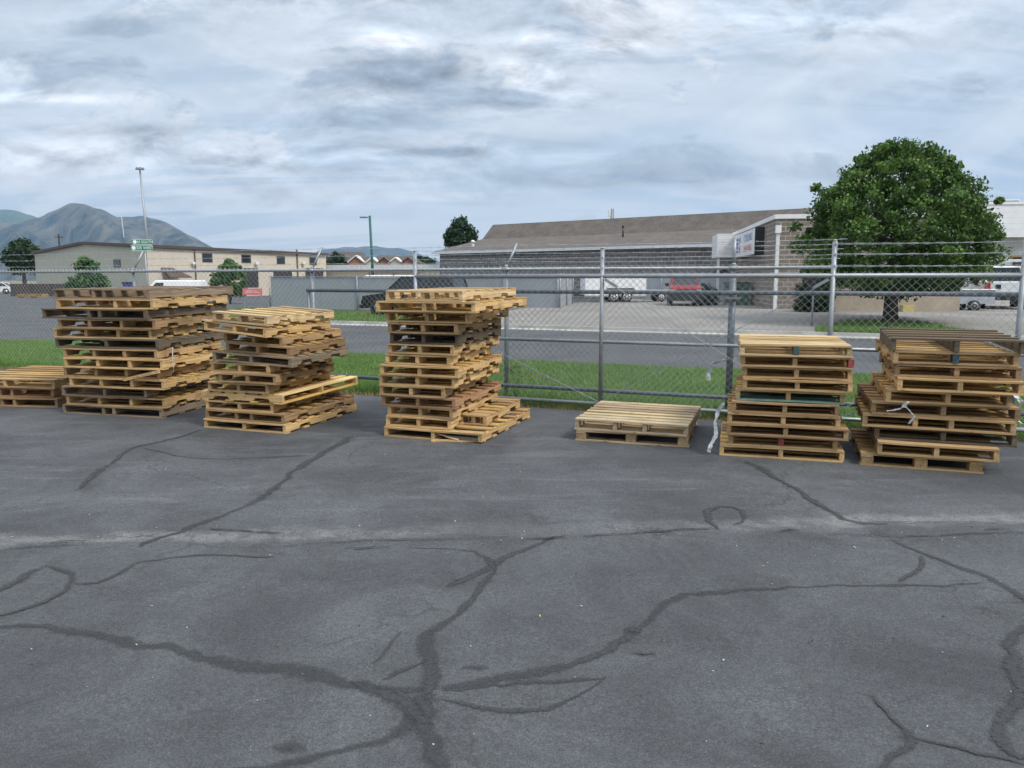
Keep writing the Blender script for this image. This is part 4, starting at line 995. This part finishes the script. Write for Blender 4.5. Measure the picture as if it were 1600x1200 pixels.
# long low white-roofed building and houses behind
lb = thing('low_warehouse', 'low tan building with long pale flat roof behind the slatted fence', 'building', at(512, 100, 0), R(-14))
MB().box((0, 0, -.1), (19, 12, zrow(421, 100))).build('wall', SHD2, lb)
MB().box((-.4, -.5, zrow(421, 100)), (19.3, 12, zrow(414, 100))).build('roof', plain('pale_roof', (.55, .57, .58), .5), lb)
HW, HB, HR = plain('house_cream', (.42, .37, .30), .85), plain('house_brick', (.26, .13, .095), .9), plain('house_roof', (.085, .07, .062), .9)
def house(label, x0, x1, Y, yb, ye, yr, gables, yaw=0.0):
    a, b_ = at(x0, Y, 0), at(x1, Y, 0); W_ = (b_ - a).length; h = thing('brick_house', label, 'house', a, yaw, 'far houses below the mountains')
    z0, ze, zr = -.1, zrow(ye, Y), zrow(yr, Y); D = 14
    MB().box((0, 0, z0), (W_, D, ze)).build('wall', HB, h)
    o = MB().add([(-.6, -.6, ze), (W_ + .6, -.6, ze), (W_ + .6, D + .6, ze), (-.6, D + .6, ze), (W_ * .18, D / 2, zr), (W_ * .82, D / 2, zr)], [(0, 1, 5, 4), (1, 2, 5), (2, 3, 4, 5), (3, 0, 4), (3, 2, 1, 0)]).build('roof', HR, h)
    for i, (g0, g1, c) in enumerate(gables):
        u0, u1 = W_ * g0, W_ * g1; zp = ze + (zr - ze) * .45; m = HW if c else HB
        gobj = MB().prism([(u0, z0), (u1, z0), (u1, ze - .1), ((u0 + u1) / 2, zp), (u0, ze - .1)], -1.6, 2, 'y').build('gable', m, h)
        um = (u0 + u1) / 2
        for sg in (-1, 1):
            e = u0 if sg < 0 else u1
            MB().add([(um, -2, zp + .12), (e + sg * .35, -2, ze - .3), (e + sg * .35, 3, ze - .3), (um, 3, zp + .12), (um, -2, zp + .4), (e + sg * .35, -2, ze), (e + sg * .35, 3, ze), (um, 3, zp + .4)],
                     [(0, 1, 2, 3), (7, 6, 5, 4), (0, 4, 5, 1), (1, 5, 6, 2), (2, 6, 7, 3), (3, 7, 4, 0)]).build('gable_roof', HR if i % 2 else WHITEM, gobj)
        MB().box((um - .7, -1.66, ze * .45), (um + .7, -1.604, ze * .75)).build('window', GLASS, gobj)
house('far house with broad brown roof and one brick gable', 498, 572, 210, 425, 409, 392, [(.68, .97, 0)])
house('far house with a row of pale and brick gables', 574, 650, 190, 425, 410, 397, [(.02, .24, 1), (.27, .48, 0), (.50, .72, 1), (.75, .98, 0)])
# white building at the right with a rooftop unit
wbp = at(1490, 58, 0)
wb = thing('white_building', 'white metal clad building right of the tree', 'building', wbp, R(-6))
zt_, zm_ = zrow(320, 58), zrow(371, 58)
MB().box((0, 0, zm_), (22, 12, zt_)).build('cladding', siding('white_clad', (.74, .76, .78), .42, 'z', .25), wb)
MB().box((.3, .5, -.1), (21.8, 11.8, zm_ - .003)).build('wall', siding('grey_clad', (.42, .43, .43), .42, 'z', .2), wb)
MB().box((4.2, .42, -.1), (9.0, .497, zrow(402, 58))).build('doorway', DKOP, wb)
MB().box((4.0, .38, zrow(402, 58)), (9.2, .49, zrow(399, 58))).build('door_header', plain('rust_header', (.28, .18, .10), .8), wb)
MB().box((-.05, -.06, zt_ + .002), (22.05, 12, zt_ + .18)).build('parapet_cap', WHITEM, wb)
rt = thing('rooftop_unit', 'tan boxy air unit on the roof of the white building', 'air unit', at(1549, 62, zt_ + .18), R(-6))
MB().box((0, 0, 0), (2.0, 1.4, .52)).build('casing', siding('unit_slats', (.27, .25, .23), .12, 'x', .3), rt)
MB().box((-.05, -.05, .522), (2.05, 1.45, .58)).box((.9, -.03, 0), (1.0, -.003, .52)).build('trim', WHITEM, rt)

# ------------------------------------------------------------------ poles, masts, street signs
st = thing('street_name_sign', 'two green street name blades on a thin post above dark planks', 'sign', at(234, 27, 0), R(8))
MB().tube([(0, .03, -.1), (0, .03, zrow(375, 27))], .028, 10).build('post', GALV, st, True)
for k, (s_, y0, y1, x0, x1) in enumerate((('465 SOUTH', 374, 382, 216.5, 245), ('1325 WEST', 383, 392, 214, 246))):
    z0, z1_ = zrow(y1, 27), zrow(y0, 27); u0, u1 = (x0 - 234) * 27 / F, (x1 - 234) * 27 / F
    bl = MB().box((u0, -.014 - .004 * k, z0), (u1, .0, z1_)).build('name_blade', SIGNG, st)
    h_ = z1_ - z0
    text(s_, h_ * .72, SIGNW, bl, ((u0 + u1) / 2 + .07, -.0165 - .004 * k, (z0 + z1_) / 2), ext=.001, sx=.92)
    MB().disc((u0 + h_ * .5, -.0165 - .004 * k, (z0 + z1_) / 2), h_ * .36, 'y', .003).build('emblem', SIGNW, bl)
    e = .012
    MB().box((u0, -.0165 - .004 * k, z1_ - e), (u1, -.0145 - .004 * k, z1_)).box((u0, -.0165 - .004 * k, z0), (u1, -.0145 - .004 * k, z0 + e)).build('border', SIGNW, bl)
hm = thing('high_mast_light', 'very tall slim mast with a cluster of floodlights', 'light mast', at(238, 130, 0))
zt_ = zrow(263, 130); lean = (230.5 - 238) * 130 / F
MB().tube([(0, 0, 0), (lean, 0, zt_)], [.26, .13], 10).build('mast', GALV, hm, True)
for k in range(6):
    a = k * math.pi / 3; c = Vector((lean + math.cos(a) * .5, math.sin(a) * .5, zt_ - .1))
    MB().tube([(lean, 0, zt_ - .1), c], .04, 6).tube([c + Vector((0, 0, .22)), c + Vector((0, 0, -.12))], [.14, .26], 8).build('floodlight', GALVD, hm)
gl = thing('street_lamp', 'green steel street lamp with a flat LED head', 'street lamp', at(585, 60, 0))
zt_ = zrow(337, 60); lean = (581 - 585) * 60 / F
GRN = plain('lamp_green', (.012, .10, .085), .5)
MB().tube([(0, 0, -.1), (lean, 0, zt_)], [.115, .09], 12).build('pole', GRN, gl, True)
MB().tube([(lean, 0, zt_ - .12), (lean - .25, 0, zt_ - .12)], .03, 6).build('arm', GRN, gl)
MB().box((lean - .75, -.14, zt_ - .17), (lean - .2, .14, zt_ - .08)).build('lamp_head', GALVD, gl)
an = thing('whip_antenna', 'thin white whip antenna in front of the big mountain', 'antenna', at(200, 110, 0))
MB().tube([(0, 0, 0), (-.05, 0, zrow(371, 110))], .05, 6).build('mast', GALVD, an); MB().tube([(-.05, 0, zrow(371, 110)), (-.2, 0, zrow(338, 110))], .04, 6).build('whip', WHITEM, an)
up_ = thing('utility_pole', 'wooden utility pole with crossarm left of the peak', 'utility pole', at(98, 160, 0))
MB().tube([(0, 0, 0), (0, 0, zrow(366, 160))], .16, 8).build('pole', BARK, up_); MB().box((-.9, -.06, zrow(371, 160)), (.9, .06, zrow(371, 160) + .16)).build('crossarm', BARK, up_)
lt = thing('lattice_mast', 'small lattice radio mast above the brown shingle roof', 'radio mast', at(954, 100, 0))
zt_ = zrow(327, 100); zb_ = zrow(352, 100); b = MB()
for k in range(3):
    a = k * 2.1; b.tube([(math.cos(a) * .35, math.sin(a) * .35, 0), (math.cos(a) * .2, math.sin(a) * .2, zt_)], .035, 5)
for i in range(12):
    z = zb_ - 1 + (zt_ - zb_ + 1) * i / 12
    for k in range(3): b.tube([(math.cos(k * 2.1) * .25, math.sin(k * 2.1) * .25, z), (math.cos(k * 2.1 + 2.1) * .25, math.sin(k * 2.1 + 2.1) * .25, z + .4)], .022, 4)
b.build('lattice', GALVD, lt)
MB().tube([(-.3, 0, zt_ - .1), (-.3, 0, zt_ - .9)], .2, 8).build('aerial', WHITEM, lt)
sb = thing('road_sign', 'dark back of a road sign on a thin post before the evergreen', 'sign', at(1268, 26.3, .15), R(-20))
MB().tube([(0, 0, -.1), (0, 0, zrow(434, 26.3) - .15)], .028, 8).build('post', GALV, sb, True)
MB().box((-.17, -.055, zrow(456, 26.3) - .15), (.17, -.035, zrow(433, 26.3) - .15)).build('sign_plate', BLACKP, sb)
ps = thing('banner_sign', 'pink red banner sign beside the dark plank stack', 'sign', at(396, 40, 0), R(4))
MB().box((-.5, -.02, zrow(461, 40)), (.5, .0, zrow(451, 40))).build('banner', plain('pink_red', (.62, .16, .18), .6), ps)
for x in (-.45, .45): MB().tube([(x, .03, -.05), (x, .03, zrow(450, 40))], .02, 6).build('stake', GALV, ps)
for dz, w0 in ((.62, .34), (.38, .40)):
    zz = zrow(461, 40) + (zrow(451, 40) - zrow(461, 40)) * dz
    MB().tube([(-w0 + i * .05, -.023, zz + .025 * math.sin(i * 2.3)) for i in range(int(w0 * 2 / .05))], .009, 4).build('script_line', SIGNW, ps)

# ------------------------------------------------------------------ vehicles
def wheel(parent, x, y, r, w, rim=CHROME):
    t = MB(); 
    t.loft([[(x + math.cos(a) * q, y + dy, r + math.sin(a) * q) for a in [2 * math.pi * i / 24 for i in range(24)]] for dy, q in ((-w / 2, r * .86), (-w / 2 + .02, r * .97), (-w * .2, r), (w * .2, r), (w / 2 - .02, r * .97), (w / 2, r * .86))])
    o = t.build('wheel', BLACK, parent, True); m = MB(); sg = 1 if y > 0 else -1
    yo = y + sg * (w / 2)
    m.disc((x, yo - sg * .02, r), r * .62, 'y', .05, 20)
    ro = m.build('rim', rim, o, True)
    s = MB()
    for k in range(6):
        a = k * math.pi / 3; M = Matrix.Translation((x, yo + sg * .008, r)) @ Matrix.Rotation(a, 4, 'Y'); s.box((r * .2, -.006, -r * .13), (r * .5, .006, r * .13), 0, M)
    s.build('rim_opening', BLACKP, o)
    return o
def carbody(root, prof, W, paint, arches, r, cladding=None):
    n = len(prof); cx = sum(p[0] for p in prof) / n; cz = sum(p[1] for p in prof) / n; rings = []
    for y, k in ((-W / 2, .94), (-W / 2 + .03, .975), (-W / 2 + .12, 1.), (W / 2 - .12, 1.), (W / 2 - .03, .975), (W / 2, .94)):
        rings.append([(cx + (x - cx) * (.5 + k / 2), y, cz + (z - cz) * k) for x, z in prof])
    o = MB().loft(rings).build('body', paint, root)
    for x in arches:
        for sg in (-1, 1): MB().disc((x, sg * (W / 2 - .06), r * 1.02), r * 1.2, 'y', .135, 24).build('wheel_arch', BLACKP, root)
    return o
def cabin(root, b0, b1, t0, t1, z0, z1_, wb_, wt, paint, mid=()):
    """dark glass house with painted roof and pillars"""
    c = [(b0, -wb_, z0), (b1, -wb_, z0), (b1, wb_, z0), (b0, wb_, z0)]; t = [(t0, -wt, z1_), (t1, -wt, z1_), (t1, wt, z1_), (t0, wt, z1_)]
    MB().loft([c, t]).build('windows', GLASS, root)
    rings = []
    for dz, k in ((0, 1.03), (.04, 1.02), (.07, .93)):
        rings.append([((t0 + t1) / 2 + (x - (t0 + t1) / 2) * k, y * k, z1_ + dz) for x, y, _ in t])
    MB().loft(rings).build('roof', paint, root)
    for a, b_ in zip(c, t): MB().tube([a, b_], .045, 6).build('pillar', paint, root)
    for f_ in mid:
        for sg in (-1, 1): MB().tube([(b0 + (b1 - b0) * f_, sg * wb_, z0), (t0 + (t1 - t0) * f_, sg * wt, z1_)], .04, 6).build('pillar', paint, root)
BLKP = plain('black_car_paint', (.012, .013, .015), .12, 0, .1, 2); REDP2 = plain('red_car_paint', (.30, .022, .02), .25, 0, .08, 2)
def lights(root, name, pts, size, mat):
    for x, y, z in pts: MB().cbox((x, y, z), size).build(name, mat, root)
LENS = plain('clear_lens', (.55, .57, .58), .12, .2)
# black SUV, front at -x
suv = thing('black_suv', 'black SUV parked nose left before the grey slatted fence', 'car', at(652, 35.0, .14), R(-18))
carbody(suv, [(-2.3, .38), (-2.38, .62), (-2.3, .92), (-1.1, 1.08), (2.2, 1.1), (2.35, .9), (2.35, .4)], 1.9, BLKP, (-1.4, 1.4), .39)
cabin(suv, -1.15, 2.2, -.45, 2.0, 1.06, 1.72, .9, .72, BLKP, (.36, .68))
for x in (-1.4, 1.4):
    for y in (-.86, .86): wheel(suv, x, y, .39, .25)
lights(suv, 'headlight', [(-2.28, -.72, .80), (-2.28, .72, .80)], (.16, .34, .16), LENS)
MB().box((-2.42, -.45, .55), (-2.3, .45, .82)).build('grille', BLACKP, suv); MB().box((-2.46, -.9, .36), (-2.28, .9, .52)).build('bumper', BLACKP, suv)
# white saloon at the left edge
wc = thing('white_car', 'white saloon car at the left edge beyond the street', 'car', at(-2, 100, 0), R(6))
carbody(wc, [(-2.2, .3), (-2.25, .6), (-2.1, .85), (-1.0, .95), (1.3, .98), (2.2, .85), (2.25, .4), (2.2, .3)], 1.8, WHITEP, (-1.35, 1.35), .33)
cabin(wc, -1.2, 1.7, -.4, .9, .93, 1.40, .84, .64, WHITEP, (.5,))
for x in (-1.35, 1.35):
    for y in (-.8, .8): wheel(wc, x, y, .33, .22)
lights(wc, 'taillight', [(2.2, -.65, .75), (2.2, .65, .75)], (.1, .4, .14), REDL)
# pale van roof seen above the planks, and a van behind the slatted fence
def van(label, loc, rz, grp=None):
    v = thing('white_van', label, 'van', loc, rz, grp)
    carbody(v, [(-2.7, .35), (-2.75, .8), (-2.5, 1.1), (-1.9, 1.2), (2.7, 1.2), (2.75, .4)], 1.95, WHITEP, (-1.8, 1.7), .36)
    c = MB().loft([[(-2.0, -.97, 1.18), (2.7, -.97, 1.18), (2.7, .97, 1.18), (-2.0, .97, 1.18)], [(-1.3, -.84, 1.95), (2.62, -.84, 1.95), (2.62, .84, 1.95), (-1.3, .84, 1.95)], [(-1.1, -.7, 2.05), (2.5, -.7, 2.05), (2.5, .7, 2.05), (-1.1, .7, 2.05)]]).build('upper_body', WHITEP, v)
    for sg in (-1, 1):
        MB().add([(-1.6, sg * .962, 1.28), (-.5, sg * .962, 1.28), (-.5, sg * .872, 1.82), (-1.15, sg * .872, 1.82)], [(0, 1, 2, 3) if sg < 0 else (3, 2, 1, 0)]).build('side_window', GLASS, v)
    MB().add([(-1.96, -.85, 1.26), (-1.96, .85, 1.26), (-1.36, .75, 1.90), (-1.36, -.75, 1.90)], [(0, 3, 2, 1)]).build('windscreen', GLASS, v)
    for x in (-1.8, 1.7):
        for y in (-.87, .87): wheel(v, x, y, .36, .24, GALVD)
    lights(v, 'headlight', [(-2.66, -.7, .85), (-2.66, .7, .85)], (.12, .3, .2), LENS)
    return v
van('white van parked before the shed behind the dark plank stack', at(272, 68, -.28), R(5), 'white vans across the street')
v2 = van('white van with roof rack behind the slatted fence', at(604, 46.5, .0), R(6), 'white vans across the street')
b = MB()
for x in (-.9, .5, 1.9): b.tube([(x, -.75, 2.0), (x, -.75, 2.16), (x, .75, 2.16), (x, .75, 2.0)], .025, 6)
for y in (-.6, .6): b.tube([(-1.0, y, 2.19), (2.2, y, 2.19)], .025, 6)
b.build('roof_rack', BLACKP, v2)
# enclosed trailer
tr = thing('cargo_trailer', 'white enclosed twin axle trailer before the grey block wall', 'trailer', at(957, 48, .42), R(4))
MB().box((-1.88, -.95, .42), (1.88, .95, 1.66)).build('box', siding('trailer_skin', (.86, .87, .88), .6, 'x', .06), tr)
MB().box((-1.9, -.97, .33), (1.9, .97, .417)).box((-1.9, -.97, 1.663), (1.9, .97, 1.72)).build('frame', GALV, tr)
for x in (-.10, .68):
    for y in (-.9, .9): wheel(tr, x, y, .36, .22, WHITEP)
MB().loft([[(-.6, sg_, .74), (-.5, sg_, .86), (1.08, sg_, .86), (1.18, sg_, .74), (1.18, sg_, .70), (1.08, sg_, .8), (-.5, sg_, .8), (-.6, sg_, .70)] for sg_ in (-1.04, -.953)]).build('fender', BLACKP, tr)
MB().tube([(-1.9, -.6, .42), (-3.0, 0, .42), (-1.9, .6, .42)], .05, 6).build('tongue', BLACKP, tr); MB().tube([(-2.7, 0, .02), (-2.7, 0, .95)], .05, 8).cbox((-2.55, 0, .62), (.5, .4, .35)).build('jack', BLACKP, tr)
fb_ = thing('flat_trailer', 'low white flat trailer between cargo trailer and red pickup', 'trailer', at(1016, 49, .42), R(4))
MB().box((-.72, -.8, .45), (1.1, .8, .58)).build('deck', WHITEP, fb_); MB().box((-.72, -.82, .585), (1.1, -.76, .75)).build('side_board', WHITEP, fb_)
for y in (-.75, .75): wheel(fb_, .5, y, .28, .18, WHITEP)
# red pickup facing the street; front at -x
pk_ = thing('red_pickup', 'red pickup truck facing the street beside a round evergreen', 'pickup truck', at(1068, 42.5, .40), R(80)); pk_.scale = (.86, .86, .86)
carbody(pk_, [(-2.7, .45), (-2.75, .8), (-2.62, 1.14), (-1.25, 1.30), (2.7, 1.2), (2.75, .6)], 1.8, REDP2, (-1.7, 1.75), .42)
cabin(pk_, -1.3, .95, -.7, .8, 1.26, 1.76, .84, .70, REDP2, (.5,))
for x in (-1.7, 1.75):
    for y in (-.88, .88): wheel(pk_, x, y, .42, .26)
MB().box((-2.78, -.62, .72), (-2.66, .62, 1.02)).build('grille', BLACKP, pk_); MB().box((-2.98, -.98, .35), (-2.70, .98, .72)).build('bumper', BLACKP, pk_)
lights(pk_, 'headlight', [(-2.69, -.78, .90), (-2.69, .78, .90)], (.12, .28, .22), LENS)
for sg in (-1, 1): MB().cbox((-1.0, sg * 1.1, 1.3), (.12, .24, .2)).build('mirror', BLACKP, pk_)
# white service pickup, tail to the street
wp = thing('white_pickup', 'white pickup showing its tailgate and red taillight right of the tree', 'pickup truck', at(1559, 38, .36), R(65))
carbody(wp, [(-2.75, .6), (-2.8, .85), (-2.75, 1.35), (2.6, 1.35), (2.75, .9), (2.75, .6)], 2.0, WHITEP, (-1.6, 1.75), .44)
cabin(wp, -.35, 1.6, -.2, 1.2, 1.33, 2.0, .92, .78, WHITEP, (.5,))
for x in (-1.6, 1.75):
    for y in (-.9, .9): wheel(wp, x, y, .44, .28)
lights(wp, 'taillight', [(-2.77, -.84, 1.08), (-2.77, .84, 1.08)], (.1, .22, .42), REDL)
MB().box((-2.95, -1.0, .48), (-2.72, 1.0, .66)).build('bumper', BLACKP, wp)
MB().box((-2.83, -.70, .82), (-2.77, .70, 1.28)).build('tailgate', WHITEP, wp); MB().box((-2.84, .30, 1.0), (-2.832, .52, 1.2)).build('tailgate_badge', BLACKP, wp)
b = MB()
for x in (-2.6, -.6):
    for y in (-.9, .9): b.tube([(x, y, 1.33), (x, y, 2.3)], .04, 6)
    b.tube([(x, -.9, 2.3), (x, .9, 2.3)], .04, 6)
for y in (-.9, .9): b.tube([(-2.9, y, 2.34), (2.0, y, 2.34)], .04, 6)
b.build('ladder_rack', WHITEM, wp)
# utility box and small things by the building
ub = thing('utility_box', 'green metal utility cabinet in front of the slatted fence', 'cabinet', at(1150, 42, .42), byaw)
MB().box((-.62, -.4, 0), (.62, .4, 1.15)).build('cabinet_body', plain('utility_green', (.085, .14, .11), .55), ub); MB().box((-.66, -.44, 1.152), (.66, .44, 1.25)).build('lid', plain('utility_dark', (.06, .09, .07), .5), ub)
MB().box((-.01, -.41, .1), (.01, -.402, 1.1)).build('door_seam', BLACKP, ub)
gt = thing('utility_trailer', 'low grey open trailer behind the tree branches', 'trailer', at(1506, 35, .36), R(-6))
MB().box((-.95, -.6, .35), (1.0, .6, .95)).build('tub', plain('grey_paint', (.34, .37, .41), .5), gt)
for y in (-.66, .66): wheel(gt, .1, y, .26, .16, GALV)
MB().tube([(-.95, -.5, .4), (-1.7, 0, .38), (-.95, .5, .4)], .035, 6).tube([(-1.0, -.62, .98), (1.02, -.62, .98)], .03, 6).build('drawbar', WHITEM, gt)
yb = thing('yellow_crate', 'small yellow crate against the tan wall', 'crate', at(1417, 33.0, .36), byaw)
MB().box((-.22, -.18, 0), (.22, .18, .05)).box((-.22, -.18, .05), (-.19, .18, .34)).box((.19, -.18, .05), (.22, .18, .34)).box((-.19, -.18, .05), (.19, -.15, .34)).box((-.19, .15, .05), (.19, .18, .34)).build('crate_body', plain('crate_yellow', (.52, .43, .16), .7), yb)
# dark timber screen and stacked pallets across at the left
dk = thing('timber_screen', 'dark brown timber fence below the beige shed gable', 'fence', at(18, 84, 0), R(6))
MB().box((0, 0, .05), (16.5, .08, zrow(443.5, 84))).build('boards', siding('dark_timber', (.07, .055, .047), .16, 'x', .4), dk)
for i in range(9): MB().box((i * 2.05, -.09, -.1), (i * 2.05 + .12, -.003, zrow(443, 84))).build('post', BARK, dk)
rnd = random.Random(3)
for i in range(3):
    p = at(52, 78, .0); p.z = .13 * i
    o = pallet(['bottom', 'middle', 'top'][i] + ' pallet of the little far pile before the dark timber fence', p, .05, 2.4, 1.2, .125, TAN, rnd, notched=False, ntop=5, nbot=3); o['group'] = 'pallets piled far across the street'
bb_ = thing('blue_bin', 'small blue bin at the foot of the beige shed', 'bin', at(203, 70, 0), 0)
MB().loft([[(-.3, -.3, 0), (.3, -.3, 0), (.3, .3, 0), (-.3, .3, 0)], [(-.4, -.4, 1.5), (.4, -.4, 1.5), (.4, .4, 1.5), (-.4, .4, 1.5)]]).build('bin_body', plain('bin_blue', (.04, .06, .30), .5), bb_); MB().box((-.43, -.43, 1.502), (.43, .43, 1.6)).build('lid', BLACKP, bb_)

# ------------------------------------------------------------------ mountains
def ridge(name, pts, Y, depth, c1, c2, seed, snow=None):
    rs = np.random.RandomState(seed); xs = np.linspace(pts[0][0], pts[-1][0], 150); ys = np.interp(xs, [p[0] for p in pts], [p[1] for p in pts])
    n, mrow = len(xs), 26; vs = np.zeros((mrow, n, 3))
    ph = rs.uniform(0, 6, 16)
    for j in range(mrow):
        f_ = j / (mrow - 1)            # 0 foot (near), .7 crest, 1 back
        for i, x in enumerate(xs):
            zc = max(0, zrow(ys[i], Y)); yy = Y - depth * (1 - f_ / .7) if f_ <= .7 else Y + depth * (f_ - .7) / .3
            h = (f_ / .7) ** 1.25 if f_ <= .7 else max(0, 1 - (f_ - .7) / .3)
            w_ = (x * .021 + f_ * 2.6); fold = sum(math.sin(w_ * k * 2.1 + ph[k] + f_ * k) / k for k in (1, 2, 3, 4, 5, 7)) * .16
            jag = sum(math.sin(x * .11 * k + ph[k + 5]) / k for k in (1, 2, 3)) * .004
            zz = zc * max(0, h + fold * math.sin(math.pi * min(1, f_ / .7)) * (.9 if f_ <= .7 else 0) + (jag if abs(f_ - .7) < .03 else 0))
            p = at(x, yy if yy > 100 else 100, 0); X = (x - 800) / F * (Y * CT + 0) * (yy / Y); vs[j, i] = (X, yy, zz - (2 if j == 0 else 0))
    idx = np.arange(mrow * n).reshape(mrow, n)
    f = np.stack([idx[:-1, :-1], idx[:-1, 1:], idx[1:, 1:], idx[1:, :-1]], -1).reshape(-1, 4)
    m = NT(name + '_scrub', .95); v = m.co('Object')
    a = m.noise(v, .006, 8, .7); b_ = m.noise(m.co('Object', (1, 1, .35)), .02, 6, .7)
    m.color(m.mix(m.ss(m.math('ADD', m.math('MULTIPLY', a, .6), m.math('MULTIPLY', b_, .4)), .40, .60), c1, c2)); m.b.inputs['Specular IOR Level'].default_value = .05
    o = np_mesh(name, vs.reshape(-1, 3), f, m.mat); o.data.polygons.foreach_set('use_smooth', [True] * len(o.data.polygons)); return tag(o, kind='structure')
ridge('mountain', [(-420, 400), (-200, 372), (-90, 362), (0, 347), (35, 345), (70, 335), (95, 325), (117, 317.5), (145, 316), (165, 324), (190, 336), (205, 334), (222, 333.5), (240, 338), (262, 345), (290, 360), (318, 375), (350, 393), (420, 425), (470, 440)],
      4200, 1500, (.016, .032, .028), (.14, .125, .095), 3)
ridge('mountain_ridge', [(-420, 330), (-200, 318), (-60, 322), (0, 321), (28, 323), (45, 328), (62, 335), (100, 352), (160, 380), (230, 410), (300, 440)], 5600, 900, (.05, .075, .045), (.10, .13, .075), 5)
ridge('distant_range', [(430, 440), (480, 398), (505, 390), (540, 384), (560, 385), (585, 381), (605, 385), (625, 386), (645, 392), (670, 402), (700, 412), (800, 425), (1000, 420), (1500, 425), (1900, 430)], 6200, 700, (.05, .065, .06), (.09, .10, .085), 8)

# ------------------------------------------------------------------ air
hz = MB().box((-6800, -60, -4), (6800, 6960, 640)).build('haze', None)
hm_ = bpy.data.materials.new('hazy_air'); hm_.use_nodes = True; nt = hm_.node_tree; nt.nodes.clear()
o_ = nt.nodes.new('ShaderNodeOutputMaterial'); pv = nt.nodes.new('ShaderNodeVolumePrincipled'); pv.inputs['Color'].default_value = (.46, .70, 1.0, 1); pv.inputs['Density'].default_value = .00009; pv.inputs['Anisotropy'].default_value = .0
nt.links.new(pv.outputs[0], o_.inputs['Volume']); hz.data.materials.clear(); hz.data.materials.append(hm_)
tag(hz, 'pale blue haze in the air over the valley', 'haze', kind='stuff')
